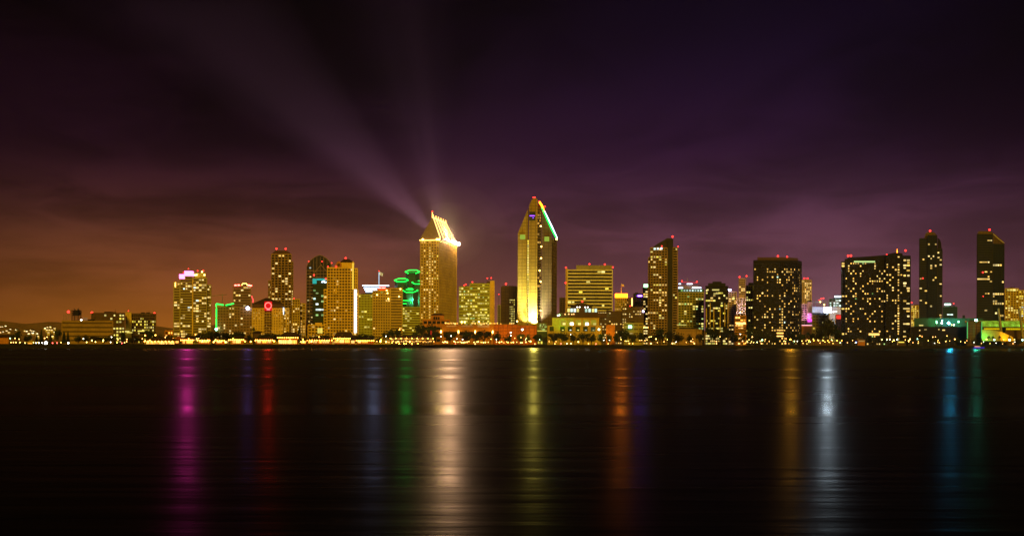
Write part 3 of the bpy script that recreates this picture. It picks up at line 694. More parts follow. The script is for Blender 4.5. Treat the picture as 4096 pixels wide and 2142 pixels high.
for px, py in ((422.2, 239.6), (438.6, 239.4), (436.4, 239.4)): MB().ball(P(px, py, Y - 2), 1.0, 8, 5).build('corner_lamp', M['lampy'], root)
mid = Cc + (Rr - Cc) * .6 + Vector((1.5, 0, 5))
spot(root, mid + Vector((4, 0, -2)), apx + (ridge2 - apx) * .5 + Vector((0, 0, -6)), 3e5, 120, (1, .7, .35))
bk = P(441.5, 240, Y + 92)
for d_, pw, an in [((-math.sin(math.radians(a_)), .08, math.cos(math.radians(a_))), p_, w_) for a_, p_, w_ in ((55, 5e7, 9), (49, 1.5e8, 13), (42, 9e7, 10), (36, 5e7, 11), (46, 1.1e8, 30), (15, 5e7, 9), (8, 1.0e8, 11), (1, 4e7, 12), (12, 3.5e7, 30))]:
    spot(root, bk, bk + Vector(d_) * 100, pw, an, (1, .46, .76), 1.0, 2.0)

Y = 985
root = tower('pavilion', 'low orange stone pavilion with dark openings at the foot of the lit-roof hotel slab', 'pavilion', foot(423, 449.6, Y - 14, 10), 319.6, Y, wall='orange', glass='glass', style='punch', fh=6, bay=4.5, sp=.3, lit=0)
MB().prism(foot(431, 444, Y - 15.5, 9), Z(437, 319.6, Y), Z(437, 315.6, Y)).build('upper_storey', M['orange'], root)
MB().frustum(foot(430.4, 444.6, Y - 16.2, 10.4), Z(437, 315.6, Y), foot(434, 441, Y - 13, 4), Z(437, 313.6, Y)).build('roof', M['roof'], root)
o = MB()
for k in range(3): o.box(P(434.2 + 2.2 * k, 318, Y - 16), (1.7, .6, 2.6))
o.build('openings', M['glass'], root)

# --- yellow-green office with the blank pier, brown block
Y = 1200
root = thing('office_tower', (X(474, Y), Y, LAND), 'yellow green glass office with blank golden pier at its right edge', 'tower')
def pfT(i, j, nb, k, n): return (.9 if (k * 7 + j // 4) % 4 == 0 else .34) if 0 < k < n else .1
facade(root, foot(458.9, 469.6, Y, 24), LAND, Z(464, 286.2, Y), 'green', 'glassy', 'bands', 3.5, 2.7, .52, .6, seed=131, pf=pfT, lm='lity', alt='litg', altp=.12)
facade(root, foot(469.8, 489.6, Y - 3, 26), LAND, Z(480, 283.2, Y), 'green', 'glassy', 'bands', 3.5, 2.9, .52, .6, seed=132, pf=pfT, lm='lity', alt='litg', altp=.1, wallname='main_wing')
MB().prism(foot(489.9, 494.4, Y - 1, 22), LAND, Z(492, 280.4, Y)).build('blank_pier', M['gold'], root)
MB().prism(foot(486.4, 490.6, Y + 5, 12), Z(488, 284, Y), Z(488, 280.8, Y)).build('roof_house', M['umber'], root)
for k in (477.8, 483.8): MB().box(P(k, 308, Y - 3.5), (.7, .8, 58)).build('fin', M['green'], root)
for px, py in ((464, 285.2), (465.4, 284.2), (472, 281.8), (487, 278), (490.8, 277.6)): beacon(root, px, py, Y + 3, .8)
for px, py, w_, h_ in ((483.6, 317.6, 6, 2.4), (468.8, 313.8, 5, 1.6), (482, 314.6, 8, 1.4)): MB().box(P(px, py, Y - 4.5), (w_, .6, h_)).build('lit_hall', M['lity'], root)
Y = 1500
root = tower('office_tower', 'thin grey slab in the gap between the yellow green office and the brown block', 'tower', foot(497.6, 500.6, Y, 20), 304.4, Y, wall='grey', lit=.02)
beacon(root, 498.6, 293.9, Y + 4, .7, 16)
Y = 1130
root = tower('hotel_tower', 'plain brown block with columns of tiny lit windows, left of the floodlit tallest tower', 'hotel tower', foot(501, 517.6, Y, 26), 286.2, Y,
             wall='bronze', glass='glassw', style='punch', bay=1.55, fh=2.6, sp=.5, pw=.7, lm='lity', edges=(0,),
             pf=lambda i, j, nb, k, n: .75 if nb * .46 < j < nb * .82 and k < n * .80 else 0)
beacon(root, 505.6, 283.4, Y + 4, 1.1, 1.5)
MB().prism(foot(502, 516, Y + 5, 14), Z(509, 286.3, Y), Z(509, 285.2, Y)).build('roof_house', M['bronze'], root)

# --- the tall tower with the floodlit wall and sloping green edge
Y = 1000
root = thing('hotel_tower', (X(535, Y), Y, LAND), 'tallest tan tower, white floodlit at its base, green neon down its sloping top', 'hotel tower')
D = 34
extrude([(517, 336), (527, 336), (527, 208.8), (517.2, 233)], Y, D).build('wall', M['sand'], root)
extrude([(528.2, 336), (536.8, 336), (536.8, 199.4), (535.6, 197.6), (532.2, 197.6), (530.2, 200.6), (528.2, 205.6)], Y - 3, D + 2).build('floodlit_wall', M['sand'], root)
MB().prism(foot(527.1, 528.1, Y + 1.6, D - 6), LAND, Z(527.5, 208, Y)).build('stair_core', M['umber'], root)
o = MB()
for k in range(35):
    q = link(bpy.data.objects.new('lit_window', unit('lity'))); q.parent = root; q.scale = (1.15, .5, 1.75); q.location = P(527.55, 240.6 + k * 2.38, Y + 1.4) - WL[root.name]
facade(root, [(X(537, Y), Y + 3), (X(541.2, Y), Y + 3), (X(541.2, Y), Y + D - 3), (X(537, Y), Y + D - 3)], LAND, Z(539, 203.6, Y), 'umber', 'glass', 'bands', 2.75, 2.1, .4, .5, seed=140, lit=.26, lm='litdim', edges=(0,), wallname='balcony_recess')
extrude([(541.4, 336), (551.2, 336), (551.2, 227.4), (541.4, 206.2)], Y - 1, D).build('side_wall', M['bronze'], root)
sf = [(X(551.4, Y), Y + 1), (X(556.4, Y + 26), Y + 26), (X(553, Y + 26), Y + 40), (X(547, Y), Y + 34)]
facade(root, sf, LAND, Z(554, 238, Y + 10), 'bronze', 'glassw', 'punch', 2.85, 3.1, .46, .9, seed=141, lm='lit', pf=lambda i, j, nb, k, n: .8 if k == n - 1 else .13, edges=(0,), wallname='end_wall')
# sloping cap carrying the neon
cap = [P(536.9, 199.2, Y), P(541.3, 205.9, Y - 1.3), P(551.3, 227.1, Y - 1.3), P(556.6, 239.4, Y + 12)]
tube_obj(root, [P(538.6, 201.4, Y - 1.8), P(541.6, 206.0, Y - 1.8), P(543.4, 211.4, Y - 1.8)], .95, 'orangebar', 'neon_edge')
tube_obj(root, [P(541.0, 206.8, Y - 2.6), P(551.5, 229.4, Y - 2.6), P(555.8, 237.4, Y + 8)], .75, 'neong', 'neon_edge')
tube_obj(root, [P(543.6, 210.4, Y - 1.9), P(552.6, 228.6, Y - 1.9), P(556.4, 237.0, Y + 9)], .5, 'whitebar', 'neon_edge')
MB().box(P(556.0, 238.4, Y + 8), (1.6, 1, 1.4)).build('corner_lamp', M['lampy'], root)
gsq = glow('green_loggia', (.42, .60, .06), .75)
MB().box(P(522, 236.5, Y - .3), (5.2, .7, 4.6)).build('lit_loggia', gsq, root)
MB().box(P(546.2, 238.4, Y - 1.3), (4.8, .7, 4.6)).build('lit_loggia', gsq, root)
MB().box(P(531.5, 215.6, Y - 3.3), (6.0, .7, 8.8)).build('dark_window', M['glassb'], root)
MB().box(P(531.5, 215.3, Y - 3.9), (5.0, .4, .8)).build('purple_light', M['neonp'], root)
MB().ball(P(532.4, 217.4, Y - 3.9), .45, 6, 4).build('purple_light', M['neonp'], root)
for px, py in ((532.6, 197.0), (534, 197.0), (538.4, 201.0), (539.6, 202.4), (544, 206)): beacon(root, px, py, Y + 4, .75, .3)
for px, py in ((540.2, 225.6), (540.6, 257.6), (540.4, 281), (540.6, 310), (539.2, 270), (540.8, 246)): MB().ball(P(px, py, Y + 1.5), .75, 6, 4).build('balcony_lamp', M['lampy'], root)
b0 = P(533.2, 325, Y - 8)
spot(root, P(534.4, 323.8, Y - 6.5), P(534.2, 308, Y - 3), 3.2e5, 120, (1, 1, .86), .9, 1.0)
spot(root, P(533.0, 323.6, Y - 12), P(533.4, 302, Y - 3), 3.4e5, 70, (.80, 1, .50), .9, 1.0)
spot(root, P(532.6, 323.6, Y - 22), P(532.4, 268, Y - 2), 8e4, 60, (1, .86, .22), .9, 1.0)
spot(root, P(521.5, 323.6, Y - 18), P(521.6, 276, Y), 5.5e4, 66, (1, .82, .16), .9, 1.0)
spot(root, P(525, 323.8, Y - 6), P(525, 312, Y), 5e4, 90, (1, .95, .45), .9, .6)
spot(root, P(546, 321, Y - 20), P(546, 262, Y), 4.5e4, 60, (1, .75, .12), .9, 1.0)

# spots added to draw the water streaks; the gold ones are roof floods
def root_of(label_bit): return next(o for o in bpy.data.objects if label_bit in o.get('label', ''))
add_streak_spot(root_of('pink-white roof boxes'), 187, 277, 1140, B_PINK, (1, .03, .42), 2.5)
add_streak_spot(root_of('glowing red ring'), 268, 306.6, 992, B_RED, (1, .02, .01), 1.5)
add_streak_spot(root_of('bluish white ball'), 247.6, 309.2, 1070, B_RED * .3, (.20, .12, 1), 1.2)
add_streak_spot(root_of('stacked white and cyan'), 374, 288, 1412, B_BAR, (.45, .55, 1), 3)
add_streak_spot(root_of('green neon rings'), 406, 290, 1330, B_GREEN, (.02, 1, .10), 3)
add_streak_spot(root_of('gabled roof ablaze'), 449, 240, 1022, B_GOLD, (1, .55, .30), 2.5)
add_streak_spot(root_of('gabled roof ablaze'), 440, 240, 1004, B_GOLD * .10, (1, .72, .10), 1.5)
add_streak_spot(root_of('tallest tan tower'), 533.5, 318, 980, B_YEL, (1, .80, .12), 2.5)

# fog balls added round the lit crown to give it a glow, thinner outwards
for rad, dens in ((64, .00030), (40, .0006)):
    m, t3, o3 = nt('crown_glow_fog'); pv = t3.nodes.new('ShaderNodeVolumePrincipled'); pv.inputs['Density'].default_value = dens; pv.inputs['Anisotropy'].default_value = .2
    pv.inputs['Color'].default_value = (.92, .86, .88, 1); t3.links.new(pv.outputs[0], o3.inputs['Volume'])
    glow_mist = MB().ball((0, 0, 0), rad, 24, 14, .85).build('glow_mist', m); glow_mist.location = P(447.5, 235, 1030); tag(glow_mist, kind='stuff')
M['deckg'] = glow('deck_green', (.25, 1, .45), 8)
M['lith'] = glow('lit_hotel', (1, .52, .08), 2.2, False, (1, .66, .2), .3)
M['deckc'] = glow('deck_cyan', (.3, .85, 1), 24)
# ------------------------------------------------------------------ towers to the right of the tall hotel
Y = 1450
tower('office_tower', 'small dark slab squeezed between the tall floodlit hotel and the grey banded block', 'tower', foot(559.5, 565, Y, 20), 296.6, Y, wall='umber', lit=.02)
Y = 1180
root = thing('apartment_tower', (X(589, Y), Y, LAND), 'wide grey block banded with balconies and red lights along its flat top', 'tower')
facade(root, foot(567.4, 612.4, Y, 26), LAND, Z(590, 268.6, Y), 'white', 'glass', 'bands', 3.9, 4.4, .44, .7, seed=150, lit=.11, lm='lity', edges=(0,))
MB().prism(foot(565.4, 567.2, Y - 1, 22), LAND, Z(566, 267.4, Y)).build('corner_pier', M['tan'], root)
MB().prism(foot(576, 612, Y + 3, 18), Z(590, 268.6, Y) + .02, Z(590, 264.2, Y)).build('roof_house', M['grey'], root)
for px, py in ((565.4, 266.8), (565.2, 282), (589, 263.2), (604.3, 263.4), (612.4, 266.2)): beacon(root, px, py, Y + 3 if px > 566 else Y - 2, .95, .5 if px > 566 else .2)
Y = 1420
root = thing('office_building', (X(623, Y), Y, LAND), 'office with a glowing orange crown and a small flag above it', 'office building')
facade(root, foot(615, 626.4, Y, 22), LAND, Z(620, 296.4, Y), 'yellow', 'glassw', 'vertical', 3.4, 2.6, .3, 1.0, seed=155, lit=.25, lm='litdim')
facade(root, foot(626.7, 632, Y + 2, 20), LAND, Z(629, 296.6, Y), 'umber', 'glassw', 'vertical', 3.4, 2.6, .3, .9, seed=156, lit=.1, lm='litdim', wallname='side_wing')
MB().box(P(631.8, 309, Y), (1.2, 1, 34)).build('corner_light', M['goldbar'], root)
MB().prism(foot(614.9, 627.4, Y - 1, 20), Z(620, 296.2, Y), Z(620, 292.6, Y)).build('lit_crown', M['orangebar'], root)
pole_flag(root, 621, 282.6, 292.6, Y + 5, 3.6, 2.6, 1)
Y = 1400
root = tower('office_block', 'grey block with a violet oval neon sign, next to the tall stepped tower', 'office building', foot(633.4, 643, Y, 22), 292, Y, wall='slate', style='bands', lit=.04, fh=3.4)
o = MB(); c = P(639.6, 294.6, Y - 2); K = 16
o.solid([(c.x + 4.2 * math.cos(6.2832 * k / K), c.y, c.z + 1.5 * math.sin(6.2832 * k / K)) for k in range(K)] + [(c.x + 4.2 * math.cos(6.2832 * k / K), c.y + .8, c.z + 1.5 * math.sin(6.2832 * k / K)) for k in range(K)],
        [tuple(range(K))[::-1], tuple(range(K, 2 * K))] + [(k, (k + 1) % K, K + (k + 1) % K, K + k) for k in range(K)])
o.build('oval_sign', M['neonp'], root); MB().box(P(639.6, 294.6, Y - 3), (5.6, .5, .9)).build('sign_letters', glow('violet_white', (.6, .6, 1), 4), root)
Y = 1300
root = tower('apartment_tower', 'narrow dark tower topped by a green lit box, hugging the tall stepped tower', 'tower', foot(642.9, 648, Y, 20), 286, Y, wall='umber', style='bands', lit=.2, lm='lit', fh=3.2)
MB().prism(foot(643.6, 647.8, Y - 1, 12), Z(645, 286, Y) + .02, Z(645, 283, Y)).build('lit_crown', glow('green_crown', (.35, 1, .42), 6), root)
Y = 1240
root = thing('apartment_tower', (X(663, Y), Y, LAND), 'tall stepped tower with a slanted crown and bright red light at its peak', 'tower')
facade(root, foot(650, 667.2, Y, 28), LAND, Z(659, 246, Y), 'brown', 'glass', 'grid', 3.15, 3.6, .4, .8, seed=160, lit=.19, lm='lit', alt='lity', altp=.4)
facade(root, foot(648, 649.9, Y + 3, 24), LAND, Z(649, 255.6, Y), 'brown', 'glass', 'grid', 3.15, 2.4, .3, .5, seed=161, lit=.12, lm='lit', wallname='side_wing')
MB().prism(foot(667.4, 672.4, Y - 1, 26), LAND, Z(670, 238.6, Y)).build('dark_pier', M['slate'], root)
facade(root, foot(672.6, 677.4, Y + 2, 24), LAND, Z(675, 245.6, Y), 'brown', 'glass', 'bands', 3.15, 2.9, .36, .5, seed=162, lit=.13, lm='lity', wallname='balcony_wing')
extrude([(652.6, 245.9), (672.6, 245.9), (672.6, 238), (671, 237), (666.4, 236.9), (659.5, 241), (655.6, 243.4)], Y + 2, 18).build('crown', M['slate'], root)
for px, py in ((654.2, 247.6), (657.4, 247.4), (660.8, 247.2)): MB().box(P(px, py, Y - 1.2), (2.6, .6, 2.4)).build('penthouse_light', M['litc'], root)
beacon(root, 672, 235.3, Y + 6, 1.25, 1.2); beacon(root, 661.2, 244.8, Y - 1, .75, .2); beacon(root, 677.6, 245.2, Y + 4, .8, .3)
Y = 1330
root = thing('office_block', (X(690, Y), Y, LAND), 'yellow green block under a white roof edge and a row of pale lit windows', 'office building')
facade(root, foot(678.2, 703.8, Y, 26), LAND, Z(690, 290.6, Y), 'olive', 'glassg', 'grid', 3.2, 3.6, .36, .8, seed=165, lit=.2, lm='lity', alt='litg', altp=.3, edges=(0,))
MB().prism(foot(678, 704, Y + 1, 24), Z(690, 290.6, Y) + .02, Z(690, 287.4, Y)).build('attic', M['teal'], root)
for k in range(8): MB().box(P(681.4 + 2.75 * k, 289.0, Y + .6), (2.1, .7, 2.3)).build('attic_window', M['litc'] if k else M['litg'], root)
for pl, pr, py in ((678, 682.6, 286.4), (691.8, 700.8, 286.2)): MB().box(P((pl + pr) / 2, py, Y + 2), ((pr - pl) * 1.33, 1, 1.3)).build('light_bar', M['whitebar'], root)
MB().prism(foot(679, 698, Y + 8, 12), Z(690, 287.4, Y), Z(690, 283.4, Y)).build('roof_house', M['mauve'], root)
for pl, pr, py in ((678.4, 680.4, 282.4), (686.6, 692, 282.4)): MB().box(P((pl + pr) / 2, py, Y + 7), ((pr - pl) * 1.33, 1, 1.1)).build('light_bar', M['whitebar'], root)
for px, py in ((681.6, 279.6), (685.6, 284.4), (696.4, 280.2)): beacon(root, px, py, Y + 9, 1.0, 2)
Y = 1500
root = thing('tower_crane', P(688, 330, Y), 'red lit construction crane rising behind the white edged block', 'crane')
MB().tube(P(687, 330, Y), P(687, 276.6, Y), .4, 4).build('mast', M['steel'], root)
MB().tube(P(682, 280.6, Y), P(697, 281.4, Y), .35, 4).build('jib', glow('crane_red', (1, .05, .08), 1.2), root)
Y = 1270
root = thing('apartment_tower', (X(716, Y), Y, LAND), 'stepped black-topped tower with golden piers and bright yellow floors', 'tower')
def pfS(i, j, nb, k, n): return .9 if k in (2, 3) else .04 if k > n - 2 else .26
facade(root, foot(705.4, 728, Y, 26), LAND, Z(716, 284.2, Y), 'dark', 'glass', 'bands', 3.2, 3.2, .34, .5, seed=170, lm='lity', alt='lit', altp=.4, pf=pfS)
for k, px in enumerate((706.2, 710, 713.6, 720, 724.6, 727.6)): MB().box(P(px, 320 if k in (0, 2, 3) else 318, Y - .9), (1.1, .9, 34 if k in (0, 2, 3) else 42)).build('golden_pier', M['yellow'], root)
MB().prism(foot(708, 725.4, Y + 3, 18), Z(716, 284.2, Y) + .02, Z(716, 281.4, Y)).build('roof_house', M['black'], root)
MB().prism(foot(712.4, 721.4, Y + 5, 12), Z(716, 281.4, Y) + .02, Z(716, 279.6, Y)).build('roof_house', M['black'], root)
for px, w_ in ((707.4, 2), (715.4, 9), (716, 7)): MB().box(P(px, 288.2 if w_ != 7 else 292, Y - .6), (w_, .6, 1.6)).build('lit_floor', M['lity'], root)
Y = 1520
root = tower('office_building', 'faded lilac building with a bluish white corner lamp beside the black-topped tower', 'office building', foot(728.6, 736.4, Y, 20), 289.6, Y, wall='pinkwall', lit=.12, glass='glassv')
MB().box(P(729.3, 288.2, Y - 4), (4.4, 1, 2.2)).build('roof_lamp', glow('lamp_lilac', (.6, .6, 1), 14), root)
MB().box(P(733.2, 296.6, Y - 2), (3, .8, 3.6)).build('lit_sign', M['lity'], root)
Y = 1750
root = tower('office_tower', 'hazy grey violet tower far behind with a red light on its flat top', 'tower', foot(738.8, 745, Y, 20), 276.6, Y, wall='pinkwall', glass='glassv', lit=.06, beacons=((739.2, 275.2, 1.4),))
root = thing('tower_crane', P(747, 330, 1700), 'distant crane with a red light beside the hazy violet tower', 'crane')
MB().tube(P(746.4, 330, 1700), P(746.4, 274.8, 1700), .4, 4).build('mast', M['steel'], root); MB().tube(P(744, 275.4, 1700), P(753, 275.6, 1700), .35, 4).build('jib', M['steel'], root)
beacon(root, 746.2, 274.2, 1700, 1.3, .2)
Y = 1480
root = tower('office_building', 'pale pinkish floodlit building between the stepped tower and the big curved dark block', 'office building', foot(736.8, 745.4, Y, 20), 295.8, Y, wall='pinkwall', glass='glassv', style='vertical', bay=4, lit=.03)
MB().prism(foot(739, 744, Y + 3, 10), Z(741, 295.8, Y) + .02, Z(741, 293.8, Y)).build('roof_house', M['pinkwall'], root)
spot(root, P(741, 316, Y - 16), P(741, 304, Y), 6e4, 75, (1, .75, .7))
Y = 1180
root = tower('terrace_building', 'low orange terraced building with lit eaves below the pale pinkish one', 'building', foot(735, 746, Y, 20), 313.6, Y, wall='orange', glass='glassw', style='bands', fh=3.2, lit=.25, lm='shop', bay=3, edges=(0,))
MB().box(P(741, 321.8, Y - 1.2), (10.6, .6, 1.2)).build('eave_light', M['goldbar'], root)
Y = 1270
root = tower('apartment_tower', 'narrow yellow green tower half hidden by the big curved dark block', 'tower', foot(746, 754.8, Y, 24), 283.2, Y, wall='olive', glass='glassg', style='grid', fh=3.2, bay=2.9, lit=.16, lm='lity')
MB().prism(foot(748.2, 754.6, Y + 3, 16), Z(751, 283.2, Y) + .02, Z(751, 280.6, Y)).build('roof_house', M['black'], root)

Y = 1180
root = thing('hotel_tower', (X(777, Y), Y, LAND), 'big curved dark block scattered with amber windows, a low drum on its roof', 'hotel tower')
cv = [(X(753.6, Y), Y), (X(778, Y), Y - 3)]
for k in range(1, 7):
    a = math.radians(90 - 15 * k); cv.append((X(778, Y) + 33.5 * math.cos(a), Y + 23 - 26 * math.sin(a)))
cv += [(X(800.4, Y + 23) + 4, Y + 40), (X(753.8, Y + 40), Y + 40)]
facade(root, cv, LAND, Z(776, 258.2, Y), 'dark', 'glass', 'grid', 3.15, 3.0, .42, 1.1, seed=180, lm='lith', alt='litc', altp=.05, roofh=3.5,
       pf=lambda i, j, nb, k, n: .0 if k > n - 3 else (.50 if i == 1 and j > nb - 3 else .30) if i > 0 else .20 if j > 1 else .12)
MB().prism([(x, y) for x, y in inset(cv, 4)], Z(776, 258.2, Y) + .02, Z(776, 255.2, Y)).build('roof_drum', M['umber'], root)
beacon(root, 777.4, 254.2, Y + 4, 1.1, .5); beacon(root, 786.6, 254.8, Y + 4, .95, .5)
for k in range(3): MB().box(P(780, 328 + 3 * k, Y - 6), (7.6, .8, 1.4)).build('lit_floor', M['shop'], root)
Y = 1620
root = tower('apartment_tower', 'beige tower full of lit windows with two red lights, behind the curved dark block', 'tower', foot(801, 811.4, Y, 22), 277.6, Y, wall='tan', glass='glassw', lit=.34, lm='lit', fh=3.3, bay=3, beacons=((804, 276.2, 1.3), (807.2, 276.2, 1.3)))
Y = 1380
root = tower('office_building', 'pink stone block with magenta floodlit wing, left of the stadium floodlight', 'office building', foot(801.6, 807, Y, 20), 301.6, Y, wall='pinkwall', glass='glassv', style='vertical', bay=3, lit=.0)
MB().prism(foot(807.2, 812.2, Y + 4, 18), LAND, Z(809, 299.6, Y)).build('side_wing', M['pinkwall'], root)
MB().frustum(foot(806.6, 812.8, Y + 3, 19), Z(809, 299.6, Y) + .02, foot(808.6, 810.8, Y + 9, 6), Z(809, 297.8, Y)).build('roof', M['roof'], root)
MB().prism(foot(807.6, 812, Y - 6, 8), LAND, Z(809, 311.2, Y)).build('magenta_wing', M['pinkwall'], root)
spot(root, P(809.8, 321, Y - 16), P(809.8, 313, Y - 6), 2.6e4, 90, (.9, .04, 1), .9)
spot(root, P(804, 321, Y - 16), P(804.5, 308, Y), 4e4, 80, (1, .55, .6), .9)
MB().box(P(806.8, 323.0, Y - 18), (14.5, 1, .8)).build('eave_light', glow('pink_eave', (1, .45, .5), 2.2), root)
MB().prism(foot(801.4, 812.2, Y - 17, 8), LAND, Z(807, 323.3, Y)).build('porch', M['orange'], root)
# ballpark
Y = 1560
root = thing('stadium', (X(824, Y), Y, LAND), 'low blue lit ballpark stands behind the tall dark tree', 'stadium')
MB().prism(foot(811, 842, Y, 40), LAND, Z(826, 304.6, Y)).build('stands', M['white'], root)
MB().prism(foot(812, 829, Y - 6, 5), LAND, Z(820, 310.6, Y)).build('lower_deck', M['slate'], root)
o = MB()
for k in range(9): o.tube(P(812 + k * 3.3, 304.6, Y + 2), P(812 + k * 3.3, 298, Y + 2), .5, 4)
o.tube(P(811, 300, Y + 2), P(840, 299, Y + 2), .6, 4); o.build('roof_trusses', M['steel'], root)
spot(root, P(824, 308.5, Y - 34), P(820, 307, Y), 6e4, 150, (.05, .34, 1), .8)
for px, py in ((821, 296.4), (823.2, 296), (819, 298)): beacon(root, px, py, Y + 4, 1.0, 1)
for px, py in ((820, 299.6), (824, 302.4)): MB().ball(P(px, py, Y), 1.0, 6, 4).build('deck_lamp', M['lampy'], root)
Y = 1440
root = thing('light_mast', P(827.2, 330, Y), 'dazzling white stadium floodlight on a mast above the tall dark tree', 'floodlight')
MB().tube(P(827.2, 330, Y), P(827.2, 308, Y), .7, 6).build('mast', M['steel'], root)
MB().box(P(827.2, 307.6, Y), (11, 1.2, 7)).build('lamp_rack', M['steel'], root)
o = MB()
for i in range(4):
    for j in range(3): o.ball(P(824.5 + 1.8 * i, 305.8 + 1.7 * j, Y - 1.6), 1.25, 6, 4)
o.build('lamp_bank', glow('stadium_white', (.75, .9, 1), 260), root)
for px, py in ((831.4, 309.6), (833.6, 309.4), (835.8, 309)): MB().ball(P(px, py, Y - 4), .8, 6, 4).build('small_lamp', M['lampw'], root)
Y = 1640
root = tower('office_building', 'glass office with cool white lit floors, tucked behind the long dark block', 'office building', foot(829.4, 843, Y, 22), 296.4, Y, wall='teal', glass='glassb', style='bands', fh=4.2, bay=3.4, lit=.62, lm='litc')
MB().prism(foot(834, 843, Y + 2, 16), Z(838, 296.4, Y) + .02, Z(838, 292.8, Y)).build('roof_house', M['slate'], root)
MB().box(P(838, 294.2, Y), (12, 1, 2.4)).build('roof_sign', M['whitebar'], root)
Y = 1330
root = tower('warehouse', 'olive brick warehouse with three yellow windows below the stadium', 'warehouse', foot(812.4, 828, Y, 20), 312.6, Y, wall='olive', glass='glassw', style='punch', fh=4, bay=4, sp=.6, lit=.08, lm='lity', edges=(0,))
root = tower('warehouse', 'warehouse lit red above and amber below, against the long dark block', 'warehouse', foot(835.8, 842.6, Y - 6, 18), 312.0, Y, wall='orange', glass='glassw', style='punch', fh=5, bay=3.4, sp=.7, lit=.15, lm='lity', edges=(0,))
MB().box(P(839.2, 314.6, Y - 7), (8.0, .7, 5.2)).build('red_glow_panel', glow('wall_glow_red', (1, .04, .02), 1.0), root)  # red light on the wall, put in as a glowing panel

Y = 1240
root = thing('hotel_tower', (X(877, Y), Y, LAND), 'long dark block with a climbing roofline and a column of amber windows', 'hotel tower')
w1 = foot(845, 885.6, Y, 30)
pf1 = lambda i, j, nb, k, n: (.75 if 3 < j < 10 else .2) if k == n - 2 and i == 0 else .0 if k == n - 1 else .23 if j > nb * .55 else .2
facade(root, w1, LAND, Z(865, 256.4, Y), 'dark', 'glass', 'grid', 3.15, 2.9, .4, 1.05, seed=190, lm='lith', alt='litg', altp=.06, pf=pf1, edges=(0,))
facade(root, foot(841.2, 844.8, Y + 4, 24), LAND, Z(843, 258.6, Y), 'dark', 'glass', 'bands', 3.15, 3.4, .3, .6, seed=191, lm='lit', lit=.15, wallname='side_wing')
facade(root, foot(885.8, 902.6, Y - 3, 30), LAND, Z(894, 252.4, Y), 'dark', 'glass', 'grid', 3.15, 3.5, .42, 1.2, seed=192, lm='lith', edges=(0,), wallname='tall_wing',
       pf=lambda i, j, nb, k, n: .94 if j == nb - 2 and k < n - 3 else .2 if j < nb - 2 else .03)
facade(root, foot(902.8, 910.2, Y, 26), LAND, Z(906, 252.8, Y), 'dark', 'glass', 'bands', 3.15, 4.4, .3, .6, seed=193, lm='lit', lit=.24, edges=(0,), wallname='end_wing')
extrude([(845.5, 257.2), (902, 257.2), (902, 250.6), (893.6, 250), (884, 252.4), (866, 254), (848, 255.2)], Y + 6, 18).build('parapet', M['dark'], root)
MB().box(P(864, 252.2 + 7.0, Y - .8), (26, .5, 2.0)).build('green_floor', M['litg'], root)
for px, py in ((847.6, 253.4), (850.4, 253.2)): beacon(root, px, py, Y + 8, 1.35, .8)
beacon(root, 886.2, 252.0, Y + 2, .9, .3); beacon(root, 905, 247.8, Y + 6, 1.3, 2.6)
MB().tube(P(896.6, 250, Y + 8), P(896.6, 246.4, Y + 8), .5, 5, .2).build('lamp_mast', M['orangebar'], root)
MB().box(P(874, 331.6, Y - 4), (13, .8, 2.6)).build('lobby_light', M['shop'], root)
Y = 1560
root = tower('apartment_building', 'amber lit building in the gap between the long dark block and a slim dark tower', 'building', foot(911.2, 920, Y, 20), 302.4, Y, wall='yellow', glass='glassw', style='vertical', bay=2.6, lit=.4, lm='lity', beacons=((911.4, 299.8, 1.0, 2),))

Y = 1420
root = thing('apartment_tower', (X(930, Y), Y, LAND), 'slim dark tower with banded flanks, rounded shoulders and a domed crown', 'tower')
zs = Z(922, 235.4, Y)
facade(root, foot(919.2, 927.4, Y, 30), LAND, zs, 'slate', 'glassb', 'bands', 3.4, 3.9, .42, .5, seed=200, lit=.035, lm='lit', wallname='banded_flank')
facade(root, foot(927.6, 936.8, Y - 3, 30), LAND, Z(932, 232.4, Y), 'black', 'glassb', 'grid', 3.4, 3.4, .2, .35, seed=201, lm='lit', wallname='glass_bay', pf=lambda i, j, nb, k, n: .55 if k in (5, 6, n - 13, n - 14, n - 18, n - 9, n - 4) else .02)
facade(root, foot(937, 942, Y, 30), LAND, Z(939, 245.5, Y), 'slate', 'glassb', 'bands', 3.4, 3.6, .42, .5, seed=202, lit=.06, lm='lit', wallname='banded_flank')
extrude([(937, 245.6), (941, 245.6), (940.6, 241), (939.8, 237.4), (938.2, 235.6), (937, 235.3)], Y + 1, 27).build('shoulder', M['dark'], root)
extrude([(923.6, 235.6), (936.6, 235.6), (935.6, 231.4), (934, 229.8), (931, 229.1), (927, 229.3), (924.8, 230.8)], Y + 3, 22).build('crown', M['bronze'], root)
beacon(root, 929.4, 228, Y + 6, 1.5, .8); beacon(root, 922.4, 275.4, Y - 2, 1.0, .1)
root = thing('apartment_tower', (X(990, Y), Y, LAND), 'dark tower with a sweeping roof, banded on one half, glassy on the other', 'tower')
facade(root, foot(976.8, 992.4, Y, 30), LAND, Z(984, 230.6, Y), 'slate', 'glassb', 'bands', 3.4, 3.8, .42, .5, seed=205, lit=.05, lm='lit', wallname='banded_flank', edges=(0, 3))
facade(root, foot(992.6, 1004, Y + 2, 28), LAND, Z(998, 240.4, Y), 'black', 'glassb', 'grid', 3.4, 3.4, .2, .35, seed=206, lm='lit', wallname='glass_flank', edges=(0,), pf=lambda i, j, nb, k, n: .6 if k in (12, 17, 18, 21, 33) else .02)
